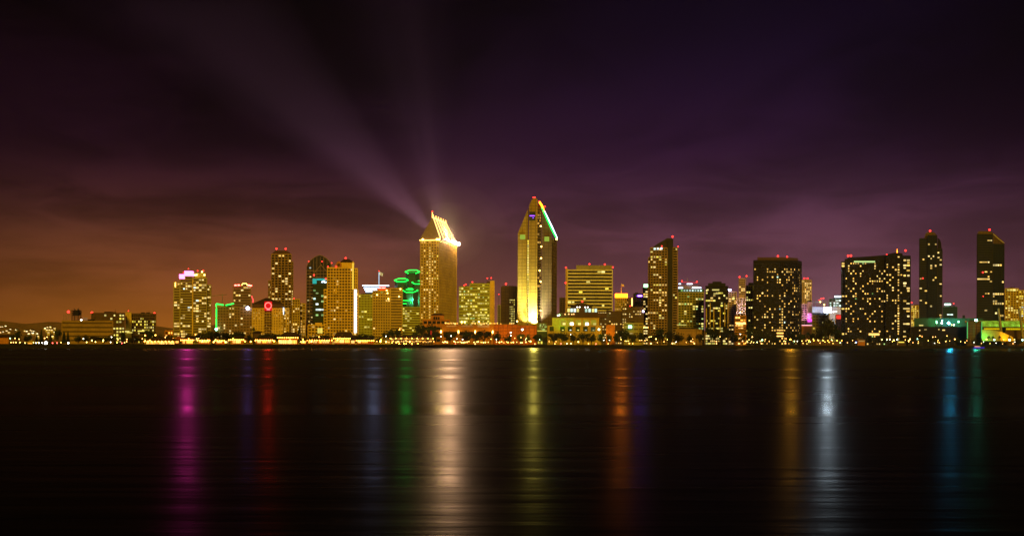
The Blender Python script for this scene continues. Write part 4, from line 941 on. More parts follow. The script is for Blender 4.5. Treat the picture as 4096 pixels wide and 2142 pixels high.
extrude([(977, 230.8), (992.4, 230.8), (992.6, 240.6), (1003.6, 240.6), (1003.4, 238.8), (999.6, 235.2), (995, 231.4), (991.4, 228.9), (989, 228), (978.4, 228), (977.2, 229)][::-1], Y + 3, 24).build('crown', M['bronze'], root)
MB().path([P(992.6, 230.8, Y - .6), P(996, 234, Y - .6), P(1000, 237.2, Y - .6), P(1003.8, 239.6, Y - .6)], .4, 5).build('roof_edge', M['white'], root)
beacon(root, 988.9, 226.6, Y + 8, 1.5, .8); beacon(root, 982.4, 269.2, Y - 2, 1.1, .1); beacon(root, 983, 293, Y - 2, .7, .1)
Y = 1700
root = tower('office_building', 'faint teal building with a green white roof lamp between the two slim dark towers', 'office building', foot(943, 957, Y, 20), 303.6, Y, wall='teal', glass='glassb', style='bands', fh=3.6, lit=.06, lm='litc', beacons=((953.4, 300.4, 1.0, 3), (956.4, 305.6, .8, .2)))
MB().box(P(947.4, 301.4, Y), (9, 4, 2.4)).build('roof_lamp', glow('lamp_mint', (.35, 1, .7), 7), root)
Y = 1480
root = tower('hotel_building', 'yellow lit block at the far right edge, beyond the sweeping dark tower', 'hotel building', foot(1005, 1018.6, Y, 22), 284.8, Y, wall='yellow', glass='glassw', style='vertical', fh=3.3, bay=3.8, pw=1.2, lit=.16, lm='lity', edges=(0, 3))
for px in (1008, 1011, 1014): MB().box(P(px, 286.6, Y - 1), (3.6, .6, 2.4)).build('top_light', M['lity'], root)
root = tower('hotel_building', 'yellow and white lit block cut off by the right edge of the view', 'hotel building', foot(1019, 1032, Y + 12, 22), 286.2, Y, wall='yellow', glass='glassw', style='grid', fh=3.3, bay=3.2, lit=.45, lm='lity', alt='litc', altp=.3, edges=(0, 3))

# ------------------------------------------------------------------ convention centre by the water
Y = 1230
root = thing('convention_hall', (X(945, Y), Y, LAND), 'long low hall with a green floodlit roof deck along the right of the waterfront', 'hall')
MB().prism(foot(911, 967, Y, 46), LAND, Z(938, 323.6, Y)).build('wall', M['dark'], root)
MB().prism(foot(914, 983, Y + 22, 40), Z(938, 323.6, Y), Z(945, 314.6, Y)).build('roof_deck', M['teal'], root)
for px in (962.4, 979.6): MB().prism(foot(px, px + 2.6, Y + 30, 8), Z(945, 314.6, Y), Z(945, 311.4, Y)).build('roof_house', M['black'], root)
for px, py, mt, rr in ((936.4, 318.4, 'deckg', .9), (936.6, 319.8, 'deckg', 1.0), (941.6, 320, 'lampw', 1.0), (948.5, 320.0, 'deckc', 1.7), (958.4, 318.6, 'deckg', 1.2), (951.6, 321.8, 'lampy', .6), (953.8, 321.8, 'lampw', .7), (942, 317.6, 'lampc', .6)):
    c = P(px, py, Y + 6); o = MB(); o.tube((c.x, c.y, Z(px, 323.6, Y)), c, .25, 5); o.build('lamp_post', M['steel'], root); MB().ball(c, rr, 8, 5).build('deck_lamp', M[mt], root)
for px, col, pw in ((936.5, (.05, 1, .2), 7e3), (948.5, (.02, .9, 1), 1e4), (958.4, (.03, 1, .45), 1e4)): spot(root, P(px, 319.5, Y + 10), P(px + 2, 318, Y + 24), pw, 150, col)
MB().box(P(921, 322.4, Y - .6), (5, .6, 1.2)).build('lit_sign', M['lity'], root)
for px, py, w_, h_ in ((943.6, 327, 3, 1.4), (919.6, 327.4, 1.2, 1.2), (925.4, 326.6, 3, .8), (938.8, 326.4, 1, 1)): MB().box(P(px, py, Y - .5), (w_, .5, h_)).build('lit_window', M['lit'], root)
root = tower('box_pavilion', 'tall brown box pavilion edged in green light on the convention waterfront', 'pavilion', foot(967.6, 981.4, Y - 22, 30), 318.2, Y, wall='bronze', glass='glassw', style='vertical', bay=3, fh=20, sp=.98, lit=0)
for px in (967.3, 981.7): MB().box(P(px, 327, Y - 23.5), (.9, .7, 20)).build('edge_light', glow('edge_green%d' % px, (.15, .8, .2), .6), root)
extrude([(964.8, 317.2), (967.4, 318.6), (967.4, 322.8), (966.2, 322.4)], Y - 10, 4).build('fin', M['orange'], root)
c = P(975.9, 318.2, Y - 18); MB().tube((c.x, c.y, Z(975.9, 318.2, Y) - 1), c, .3, 5).build('lamp_post', M['steel'], root); MB().ball(c + Vector((0, 0, 1.2)), 1.7, 8, 5).build('roof_lamp', M['lampc'], root)
Yh = Y - 10
for a, b, lab in ((982.6, 1000.6, 'glazed barrel vault glowing lime green above a yellow strip, next to the box pavilion'), (1004.6, 1024, 'second lime green barrel vault, at the right edge beyond the leaning strut')):
    root = thing('glass_vault', (X((a + b) / 2, Yh), Yh, LAND), lab, 'glass hall')
    o = MB(); K = 9; nb = 10
    zb, zt_ = Z(a, 323.4, Yh), Z(a, 317.2, Yh); rr = zt_ - zb; x0, x1 = X(a, Yh), X(b, Yh)
    arc = [(Yh + rr * 1.6 - rr * 1.6 * math.cos(math.pi * k / (2 * K) * 1.0), zb + rr * math.sin(math.pi * k / (2 * K))) for k in range(K + 1)]
    vs = []
    for x in (x0, x1): vs += [(x, y, z) for y, z in arc] + [(x, arc[-1][0] + 6, arc[-1][1]), (x, arc[-1][0] + 6, zb)]
    n_ = K + 3
    o.solid(vs, [(k, n_ + k, n_ + (k + 1) % n_, (k + 1) % n_) for k in range(n_)] + [tuple(range(n_)), tuple(range(n_, 2 * n_))[::-1]])
    gm, tt, oo = nt('vault_glow'); e = tt.nodes.new('ShaderNodeEmission'); no = tt.nodes.new('ShaderNodeTexNoise'); no.inputs['Scale'].default_value = .22
    rp = tt.nodes.new('ShaderNodeValToRGB'); rp.color_ramp.elements[0].position = .35; rp.color_ramp.elements[0].color = (.10, .20, .004, 1); rp.color_ramp.elements[1].position = .68; rp.color_ramp.elements[1].color = (.34, .72, .05, 1)
    tcx = tt.nodes.new('ShaderNodeTexCoord'); tt.links.new(tcx.outputs['Object'], no.inputs[0]); tt.links.new(no.outputs['Fac'], rp.inputs[0]); tt.links.new(rp.outputs[0], e.inputs[0]); tt.links.new(e.outputs[0], oo.inputs[0]); e.inputs[1].default_value = 1.25
    gm.cycles.emission_sampling = 'NONE'
    o.build('glazing', gm, root)
    o = MB()
    for k in range(nb + 1):
        x = x0 + (x1 - x0) * k / nb; o.path([(x, y - .15, z + .1) for y, z in arc], .22, 4)
    for kk in (3, 6): o.tube((x0, arc[kk][0] - .15, arc[kk][1] + .1), (x1, arc[kk][0] - .15, arc[kk][1] + .1), .22, 4)
    o.build('ribs', M['olive'], root)
    MB().prism([(x0, Yh - 2), (x1, Yh - 2), (x1, Yh + 16), (x0, Yh + 16)], LAND, zb - .05).build('wall', M['umber'], root)
    w_ = (x1 - x0); MB().box(((x0 + x1) / 2, Yh - 2.3, Z(a, 325.6, Yh)), (w_ * .94, .5, 2.0)).build('lit_strip', glow('vault_strip%d' % a, (.62, .46, .0), 1.0, False), root)
Yw = Yh - 26
root = thing('sloping_wall', (X(994, Yw), Yw, LAND), 'wedge wall lit green at one end and amber at the other below the lime vault', 'wall')
extrude([(981.8, 337.6), (1014.4, 337.6), (1012.6, 333.6), (1004, 329.4), (1000, 328), (992, 326.8), (981.8, 326.4)][::-1], Yw, 12).build('wall', M['tan'], root)
spot(root, P(986, 336.2, Yw - 9), P(987, 331, Yw), 1.4e4, 120, (.02, 1, .40), .9)
spot(root, P(1006, 336.6, Yw - 9), P(1007, 332, Yw), 1.5e4, 110, (1, .55, .03), .9)
for a, b in (((998, 305), (1002, 326.4)), ((1019, 305), (1023, 327))):
    root = thing('strut', (X(b[0], Yh - 16), Yh - 16, LAND), 'leaning concrete strut between the two lime vaults' if a[0] < 1000 else 'leaning concrete strut crossing the vault at the right edge', 'strut')
    MB().tube(P(b[0] + .5, 338, Yh - 16), P(a[0], a[1], Yh - 12), 1.7, 4, 1.3).build('shaft', M['grey'], root)
    MB().box(P(b[0] + .5, 338.4, Yh - 16), (5, 5, 2.4)).build('footing', M['grey'], root)

# ------------------------------------------------------------------ hotel podium and low buildings in the middle
Y = 955
root = thing('hotel_podium', (X(480, Y), Y, LAND), 'long terracotta podium with arches and a lit terrace below the yellow green office', 'podium')
MB().prism(foot(441.6, 517.6, Y, 24), Z(480, 331.4, Y), Z(480, 324.6, Y)).build('wall', M['orange'], root)
MB().prism(foot(494, 517.6, Y - 1, 24), LAND, Z(505, 323.9, Y)).build('blank_wall', M['terracotta'], root)
o = MB()
for px in (442.4, 458.4, 475, 492): o.prism(foot(px - .8, px + .8, Y - .6, 8), LAND, Z(480, 331.2, Y))
o.prism(foot(441.8, 494, Y + 8, 14), LAND, Z(480, 331.5, Y)); o.build('arch_piers', M['orange'], root)
o = MB()
for k in range(34): o.tube(P(443 + k * 2.2, 324.6, Y + .5), P(443 + k * 2.2, 323.6, Y + .5), .1, 4)
o.tube(P(442, 323.6, Y + .5), P(517.4, 323.6, Y + .5), .12, 4); o.build('terrace_railing', M['steel'], root)
rnd = random.Random(21)
for px in (445.6, 447.8, 449, 450.4, 451.6, 453.4, 455, 457, 461.6, 464.8, 472.4, 475, 477.6, 480, 482.4, 484, 486.4, 490, 491.8, 494.4, 497.2, 500.6, 509.8, 511.6, 513.4):
    MB().box(P(px, 323.2 + rnd.uniform(-.4, .4), Y + 3), (rnd.uniform(.9, 1.8), .5, rnd.uniform(.9, 1.5))).build('terrace_light', M['shop'], root)
for px, py in ((461.6, 321.8), (464.6, 321.8), (478.8, 321.4), (517, 320.8)): MB().ball(P(px, py, Y + 2), .8, 6, 4).build('terrace_lamp', M['lampy'], root)
for a, b in ((446, 456.4), (461, 473.4), (477, 489.4)):
    for k in range(4): MB().box(P(a + (b - a) * (k + .5) / 4, 327.4 + 1.2, Y + 7.7), (2.0, .4, 1.8)).build('arcade_light', M['litg'], root)
    MB().box(P((a + b) / 2, 326.1, Y - .4), ((b - a) * .9, .5, .55)).build('cornice_light', M['litdim'], root)
for px in (440.9, 458.4, 475.1, 492.6): MB().ball(P(px, 331.6, Y - 1.4), .62, 8, 5, 2.4).build('wall_lamp', M['lampy'], root)
spot(root, P(505, 337, Y - 26), P(506, 328, Y), 2.2e4, 110, (1, .45, .05), .9)

Y = 975
root = thing('hotel_podium', (X(525, Y), Y, LAND), 'terracotta base with a green glass atrium under the tall floodlit hotel', 'podium')
MB().prism(foot(517.8, 536.6, Y - 8, 30), LAND, Z(527, 325, Y)).build('wall', M['terracotta'], root)
MB().prism(foot(537, 547, Y - 11, 26), LAND, Z(541, 322.4, Y)).build('atrium', M['glassg'], root)
o = MB()
for k in range(8): o.tube(P(537.4 + 1.32 * k, 331, Y - 11.5), P(537.4 + 1.32 * k, 322.4, Y - 11.5), .14, 4)
for k in range(4): o.tube(P(537, 323 + 2.4 * k, Y - 11.5), P(547, 323 + 2.4 * k, Y - 11.5), .14, 4)
o.build('atrium_frame', M['green'], root)
rnd = random.Random(3)
for k in range(13): MB().box(P(538 + rnd.random() * 8.4, 323.6 + rnd.random() * 5.6, Y - 11.3), (rnd.uniform(.6, 1.3), .3, rnd.uniform(.6, 1.6))).build('atrium_light', M['litg'], root)
MB().box(P(542, 330.2, Y - 11.6), (9, .5, .9)).build('door_light', M['lity'], root)
spot(root, P(528, 336, Y - 30), P(528, 329, Y - 8), 1.1e4, 110, (1, .45, .05), .9)

Y = 965
root = thing('terrace_hall', (X(573, Y), Y, LAND), 'stepped hall with five bright square bays, its upper wall lit green', 'hall')
MB().prism(foot(547.4, 601.6, Y, 22), LAND, Z(574, 324.6, Y)).build('lower_wall', M['tan'], root)
MB().prism(foot(552, 599, Y + 5, 18), Z(574, 324.6, Y) + .02, Z(574, 316.8, Y)).build('upper_wall', M['tan'], root)
MB().prism(foot(558, 607, Y + 12, 24), Z(574, 316.8, Y), Z(574, 311.6, Y)).build('top_block', M['umber'], root)
for k in range(5):
    c = 563 + 7.65 * k
    MB().box(P(c, 321.4, Y + 4.6), (5.2, .5, 4.8)).build('square_bay', glow('bay_glow%d' % k, (.42, .34, .02), .8, False), root)
    MB().box(P(c + 1.0, 323.0, Y + 4.2), (2.8, .5, 2.2)).build('bay_lamp', M['lampw' if k % 2 else 'lity'], root)
    MB().box(P(c - .6, 328.0, Y - .4), (4.4, .5, 4.4)).build('opening', M['glassg'], root)
    MB().box(P(c - .2, 329.2, Y - .8), (1.6, .4, .8)).build('opening_light', M['litc' if k % 2 else 'lity'], root)
MB().box(P(551.6, 328, Y - .4), (4.0, .5, 4.4)).build('opening', M['glassg'], root)
spot(root, P(560, 318, Y - 12), P(560, 320, Y + 5), 9e3, 100, (.1, 1, .1), .9)
for px, py in ((557.6, 314.6), (559.2, 314.2)): MB().ball(P(px, py, Y + 11), .6, 6, 4).build('roof_lamp', M['lampg'], root)
for px, py in ((565, 313.4), (568.6, 313.2), (571.6, 313.4), (573.6, 313.2)): MB().ball(P(px, py, Y + 11.4), .65, 6, 4).build('deck_lamp', glow('deck_amber%d' % px, (1, .5, .15), 3), root)
Y = 1060
root = thing('domed_pavilion', (X(582, Y), Y, LAND), 'domed pavilion with a ring of pale lit windows and a red light on its tip', 'pavilion')
MB().prism(foot(566.6, 597.2, Y, 24), LAND, Z(582, 306.8, Y)).build('drum', M['umber'], root)
cx, cyy = X(582, Y), Y + 12
dome = MB(); rr = 10.5; zb = Z(582, 306.8, Y) + .02
prev = [(cx + rr * 1.15 * math.cos(a * .5236), cyy + rr * .9 * math.sin(a * .5236)) for a in range(12)]
zz = zb
for k in range(1, 5):
    s = math.cos(k * .36); cur = [(cx + rr * 1.15 * s * math.cos(a * .5236), cyy + rr * .9 * s * math.sin(a * .5236)) for a in range(12)]; z2 = zb + 5.2 * math.sin(k * .36)
    dome.frustum(prev, zz, cur, z2); prev, zz = cur, z2
dome.build('dome', M['roof'], root)
beacon(root, 582, 300.6, cyy, .95, 1)
for k, px in enumerate((568.4, 571.4, 574.6, 577.6, 586.0, 589.4, 592.8, 595.6)): MB().box(P(px, 309.4, Y - .4), (2.4, .5, 3.6)).build('lit_window', M['litc'] if k % 3 else M['lity'], root)
for px in (577, 579.4, 585, 587.6): MB().ball(P(px, 306.2, Y - .4), .5, 6, 4).build('rim_lamp', M['lampw'], root)
Y = 1130
root = tower('hotel_building', 'dark brown block dotted with small windows to the right of the domed pavilion', 'hotel building', foot(597.6, 622, Y, 22), 310, Y, wall='umber', glass='glassw', style='punch', bay=2.5, fh=3, lit=.17, lm='lit', edges=(0,))
root = tower('hotel_building', 'taller brown block of small amber windows, left of the tall stepped tower', 'hotel building', foot(622.2, 643.4, Y - 2, 22), 305.6, Y, wall='bronze', glass='glassw', style='punch', bay=2.4, fh=3, lit=.20, lm='lit', beacons=((630, 304.8, .7, .3), (642.4, 307, .8, .3)), edges=(0,))
MB().ball(P(643, 310, Y - 4), 1.1, 8, 5).build('wall_lamp', glow('lilac_lamp', (.75, .6, 1), 12), root)
MB().ball(P(606, 314.8, Y - 4), 1.0, 8, 5).build('wall_lamp', M['lampg'], root)
MB().box(P(644, 326.2, Y - 5), (9, 1, 1.2)).build('eave_light', M['goldbar'], root)
Y = 960
root = tower('garden_wall_block', 'plain orange lit block with green glow at its foot beside the five square bays', 'building', foot(606.4, 614.6, Y, 14), 323.6, Y, wall='orange', glass='glassw', style='vertical', bay=9, fh=12, sp=.97, lit=0)
spot(root, P(610.6, 336, Y - 14), P(610.6, 329, Y), 9e3, 110, (1, .42, .04), .9)
Y = 1010
root = tower('office_block', 'brown low block with a mint green lit doorway behind dark trees', 'office building', foot(624, 643, Y, 16), 321.5, Y, wall='olive', glass='glassw', style='punch', bay=5, fh=4, sp=.7, lit=.02, edges=(0,))
MB().box(P(630, 325.6, Y - 4), (3.4, .6, 3.0)).build('lit_door', glow('mint_door', (.35, 1, .5), 5), root)
root = tower('low_hall', 'dim amber lit hall among dark trees, below the white edged block', 'hall', foot(676, 702, Y, 20), 327.4, Y, wall='brown', glass='glassw', style='vertical', bay=9, fh=10, sp=.96, lit=0)
spot(root, P(686, 337, Y - 18), P(690, 330, Y), 3e3, 110, (1, .45, .06), .9)
MB().box(P(681.6, 323.4, Y + 160), (11, .6, 1)).build('eave_light', M['lity'], root)

add_streak_spot(root_of('glowing orange crown'), 621, 294, 1410, B_ORA, (1, .22, .01), 3)
add_streak_spot(root_of('violet oval'), 640, 294.6, 1390, B_ORA * .14, (.22, .05, 1), 2)
add_streak_spot(root_of('dazzling white stadium'), 827.2, 307.5, 1436, B_STAD, (.68, .86, 1), 2.5)
add_streak_spot(root_of('big curved dark block'), 791, 300, 1160, B_AMB, (1, .42, .02), 2.5)  # no lamp on this wall; added for the amber streak
add_streak_spot(root_of('green floodlit roof deck'), 950, 319.4, 1226, B_CYAN, (.02, .55, 1), 2.5)
add_streak_spot(root_of('tall brown box pavilion'), 976, 317.6, 1206, B_CYAN * .3, (.05, 1, .6), 2)
# ------------------------------------------------------------------ labels for the many small things along the shore
MARKS = [(-40, 30, 'the far left end of the shore'), (30, 62, 'the hillside lights'), (62, 92, 'the long beige block'), (92, 125, 'the dark flat-roofed block'), (125, 160, 'the lattice of yellow windows'),
         (160, 180, 'the orange low house'), (180, 212, 'the pink-crowned towers'), (212, 240, 'the green neon hotel'), (240, 262, 'the white ball lamp'), (262, 292, 'the red ring hotel'),
         (292, 312, 'the small orange tinted tower'), (312, 334, 'the violet arched tower'), (334, 360, 'the golden tower'), (360, 388, 'the striped-crown tower'), (388, 402, 'the broad olive office'),
         (402, 420, 'the green neon hexagons'), (420, 440, 'the lit-roof hotel slab'), (440, 459, 'the orange stone pavilion'), (459, 495, 'the yellow green office'), (495, 517, 'the plain brown block'),
         (517, 537, 'the floodlit white wall'), (537, 560, 'the green glass atrium'), (560, 603, 'the five square bays'), (603, 620, 'the orange crowned office'), (620, 646, 'the violet oval sign'),
         (646, 680, 'the tall stepped tower'), (680, 704, 'the white edged block'), (704, 730, 'the black-topped tower'), (730, 753, 'the pale pinkish building'), (753, 802, 'the big curved dark block'),
         (802, 842, 'the stadium floodlight'), (842, 886, 'the long dark block'), (886, 912, 'the amber window column'), (912, 943, 'the domed dark tower'), (943, 967, 'the green roof deck'),
         (967, 982, 'the brown box pavilion'), (982, 1003, 'the first lime vault'), (1003, 1100, 'the right edge vault')]
def mark(px):
    for a, b, s in MARKS:
        if a <= px < b: return s
    return MARKS[-1][2]
ORD = ['first', 'second', 'third', 'fourth', 'fifth', 'sixth', 'seventh', 'eighth', 'ninth', 'tenth', 'eleventh', 'twelfth', 'thirteenth', 'fourteenth', 'fifteenth', 'sixteenth', 'seventeenth', 'eighteenth']
def number(items, key):
    """items sorted by px; for every item its phrase, with an ordinal where several share one"""
    cnt = {}; seen = {}
    for it in items: cnt[key(it)] = cnt.get(key(it), 0) + 1
    out = []
    for it in items:
        k = key(it); seen[k] = seen.get(k, 0) + 1
        out.append(k if cnt[k] == 1 else k + ', ' + ORD[seen[k] - 1] + ' from left')
    return out

# ------------------------------------------------------------------ trees
def leaf_quads(o, c, r, n, s, rnd):
    for _ in range(n):
        while True:
            d = Vector((rnd.uniform(-1, 1), rnd.uniform(-1, 1), rnd.uniform(-1, 1)))
            if .25 < d.length < 1: break
        p = Vector(c) + Vector((d.x * r[0], d.y * r[1], d.z * r[2]))
        u = Vector((rnd.gauss(0, 1), rnd.gauss(0, 1), rnd.gauss(0, .6))).normalized(); v = u.orthogonal().normalized()
        q = s * rnd.uniform(.6, 1.3); a = u * q; b = v * q * .6
        o.solid([p - a, p + b, p + a, p - b], [(0, 1, 2, 3)])
def crown_mesh(kind, seed):
    rnd = random.Random(seed); o = MB(); tk = MB()
    if kind == 'round':
        nb = rnd.randint(7, 10)
        for _ in range(nb):
            a = rnd.uniform(0, 6.28); q = rnd.uniform(.05, .34)
            c = (q * math.cos(a), q * math.sin(a), .60 + rnd.uniform(-.16, .20) - q * .25); s = rnd.uniform(.13, .21)
            leaf_quads(o, c, (s, s, s * .8), 75, .052, rnd); tk.tube((0, 0, .30), c, .016, 4, .006)
        leaf_quads(o, (0, 0, .58), (.44, .44, .36), 150, .05, rnd)
        tk.tube((0, 0, -.02), (.01, 0, .34), .03, 6, .02)
        for a in (.4, 2.2, 4.4): tk.tube((0, 0, .22), (.22 * math.cos(a), .22 * math.sin(a), .55), .017, 4, .007)
    elif kind == 'cone':
        for k in range(13):
            z = .14 + k * .066; r = .44 * (1.04 - z) * rnd.uniform(.85, 1.15)
            for j in range(6):
                a = j * 1.047 + k * .5; c = (r * .55 * math.cos(a), r * .55 * math.sin(a), z); leaf_quads(o, c, (r * .5, r * .5, .05), 17, .045, rnd)
        tk.tube((0, 0, -.02), (0, 0, .97), .028, 6, .006)
    else:   # palm
        for k in range(22):
            a = k * 2.4; up = rnd.uniform(-.3, .9); pts = []
            for i in range(5):
                u = i / 4; pts.append(Vector((.36 * u * math.cos(a) * (1 - .2 * up), .36 * u * math.sin(a) * (1 - .2 * up), .84 + .20 * up * u - .26 * u * u)))
            sd = Vector((-math.sin(a), math.cos(a), 0)) * .045
            for i in range(4): o.solid([pts[i] - sd * (1 - i / 5), pts[i] + sd * (1 - i / 5), pts[i + 1] + sd * (.8 - i / 5), pts[i + 1] - sd * (.8 - i / 5)], [(0, 1, 2, 3)])
        leaf_quads(o, (0, 0, .84), (.10, .10, .10), 40, .05, rnd)
        tk.tube((0, 0, -.02), (.03, 0, .45), .026, 6, .02).tube((.03, 0, .45), (0, 0, .86), .02, 6, .018)
    return o, tk
CROWNS = {}
for kind, vs_n in (('round', 4), ('cone', 2), ('palm', 2)):
    CROWNS[kind] = []
    for s in range(vs_n):
        o, tk = crown_mesh(kind, 30 + s * 7 + len(kind)); CROWNS[kind].append((o, tk, {}))
def tree_mesh(kind, v, mat):
    o, tk, cache = CROWNS[kind][v]
    if mat not in cache: cache[mat] = (o.mesh('crown', M[mat]), tk.mesh('trunk', M['bark']))
    return cache[mat]
TREES = [(17, 331.4, 10, 'round', 40), (41.3, 331.8, 4.5, 'cone', 50), (50.6, 335.3, 4.5, 'cone', 45), (46.5, 336, 3, 'cone', 40), (57.7, 331, 7.5, 'round', 55), (64, 333.4, 5, 'cone', 50), (68, 332.6, 3.5, 'cone', 60), (36.7, 335.8, 3.5, 'cone', 40),
 (28, 336, 7, 'round', 50), (78, 337, 8, 'round', 45), (86, 336.4, 8, 'round', 50), (95, 337.4, 9, 'round', 40), (104, 338, 9, 'round', 45), (112, 336, 8, 'round', 55), (122.6, 332.4, 6, 'round', 60), (136.5, 337.2, 9, 'round', 50), (129, 338.4, 6, 'round', 40),
 (148, 329.8, 8, 'round', 60), (154, 332, 5, 'round', 70), (160, 335.4, 7, 'round', 50), (169.4, 336, 7, 'round', 50), (180.2, 331.6, 3, 'cone', 60), (189, 335, 8, 'round', 60),
 (203, 332.6, 14, 'round', 40), (212, 331.6, 15, 'round', 46), (221, 332.2, 14, 'round', 40), (229.5, 333.2, 11, 'round', 44), (239, 330.8, 11, 'round', 75), (249, 335, 9, 'round', 60), (253.5, 327.2, 6, 'palm', 70),
 (262, 334.4, 9, 'round', 50), (270, 333, 14, 'round', 56), (277, 334, 8, 'round', 70), (299, 327, 5, 'cone', 90), (308, 336, 10, 'round', 45), (318, 334, 12, 'round', 50), (327, 334, 10, 'round', 48),
 (354.5, 335, 9, 'round', 40), (363, 333.8, 12, 'round', 44), (371, 334.4, 9, 'round', 40), (378.6, 336.4, 6, 'round', 50), (386, 331, 8, 'round', 60), (394, 328, 13, 'round', 66), (403, 333, 8, 'round', 50), (410.6, 334, 7, 'round', 46), (414.6, 330.6, 6, 'round', 70),
 (421, 323, 10, 'round', 62), (430.5, 323.6, 11, 'round', 56), (436, 330, 8, 'round', 44), (426, 333.4, 11, 'round', 38), (450, 330.4, 12, 'round', 36), (466, 330, 14, 'round', 38), (475.4, 333, 8, 'round', 30), (484, 329.6, 14, 'round', 38), (498, 331, 12, 'round', 34),
 (508, 333.4, 8, 'round', 30), (521, 332, 9, 'pale', 40), (528.6, 333.4, 8, 'pale', 36), (538, 332.4, 10, 'round', 36), (545.6, 335, 7, 'round', 26), (553.5, 330.8, 12, 'round', 40), (563, 330.4, 12, 'round', 36), (573.6, 332, 10, 'round', 36), (583, 331.4, 12, 'round', 40), (591.6, 332, 10, 'round', 34),
 (601, 331.4, 9, 'pale', 36), (609, 332, 7, 'pale', 30), (616.5, 331.6, 7, 'round', 40), (623.6, 327, 11, 'round', 46), (632.6, 331.6, 8, 'round', 36), (642, 329, 11, 'round', 44), (652, 332, 8, 'round', 34), (660, 325.6, 14, 'round', 50), (669, 329, 9, 'round', 40), (678.4, 330.6, 12, 'round', 38), (696.6, 319.4, 6, 'palm', 70),
 (689.6, 332.6, 8, 'round', 36), (700, 331.6, 8, 'round', 40), (711.5, 322, 11, 'round', 60), (720.4, 326, 9, 'round', 44), (727.6, 322.4, 12, 'round', 54), (735.4, 331, 8, 'round', 36), (742.6, 332.8, 7, 'round', 30), (750.6, 321.8, 11, 'round', 60), (759, 326, 10, 'round', 44), (767.6, 327.6, 10, 'round', 48), (776, 332.4, 7, 'round', 32),
 (791, 327, 9, 'round', 46), (800.6, 330.6, 9, 'round', 38), (808, 329, 8, 'palm', 50), (815.6, 330, 10, 'round', 40), (828.4, 313.4, 16, 'round', 60), (822, 324, 10, 'round', 52), (836, 323, 10, 'round', 50), (839.4, 325.4, 6, 'palm', 30), (848, 331.6, 10, 'round', 36), (859, 333, 8, 'round', 32), (869.6, 333.4, 8, 'round', 34), (880.6, 332.8, 7, 'round', 30),
 (897, 332, 7, 'palm', 40), (909.4, 329.4, 9, 'round', 44), (921, 331, 8, 'round', 36), (933.4, 332, 8, 'round', 40), (946.4, 331.4, 8, 'round', 38), (956.6, 333.2, 6, 'round', 30), (966.4, 335, 6, 'round', 26), (974.6, 335.2, 7, 'round', 28), (989, 331.8, 4.5, 'palm', 30), (993, 332, 4.5, 'palm', 34), (999.6, 331.6, 4.5, 'palm', 40), (1009.6, 331.8, 4.5, 'palm', 30), (1018.6, 335, 5, 'round', 30)]
TREES.sort()
def tkey(tr):
    px, py, w, kind, dy = tr
    size = 'towering' if py < 322 else 'tall' if py < 331 else 'mid-size' if py < 334 else 'low'
    k = {'round': 'dark broad tree', 'cone': 'dark narrow conifer', 'palm': 'dark palm', 'pale': 'green lit tree'}[kind]  # pale kind: green light is put into the leaf colour
    return size + ' ' + k + ' below ' + mark(px)
rnd = random.Random(77)
for tr, lab in zip(TREES, number(TREES, tkey)):
    px, py, w_, kind, dy = tr; Y = shoreY(px) + dy; kk = 'round' if kind == 'pale' else kind
    loc = Vector((X(px, Y), Y, LAND)); h = Z(px, py, Y) - LAND; wd = w_ * Y / 1000
    nm = {'round': 'broadleaf_tree', 'pale': 'broadleaf_tree', 'cone': 'conifer', 'palm': 'palm_tree'}[kind]
    root = thing(nm, loc, lab, 'palm' if kind == 'palm' else 'tree', 'palms along the waterfront' if kind == 'palm' else 'trees along the waterfront')
    cm, tm = tree_mesh(kk, rnd.randrange(len(CROWNS[kk])), 'leaf_lit' if kind == 'pale' else rnd.choice(('leaf', 'leaf', 'leaf2')))
    rz = rnd.uniform(0, 6.28); sxy = wd / {'round': .80, 'cone': .66, 'palm': .64}[kk]; sz = h / {'round': .92, 'cone': 1.0, 'palm': .98}[kk]
    for nm2, me in (('crown', cm), ('trunk', tm)):
        c = link(bpy.data.objects.new(nm2, me)); c.parent = root; c.rotation_euler.z = rz; c.scale = (sxy, sxy, sz)

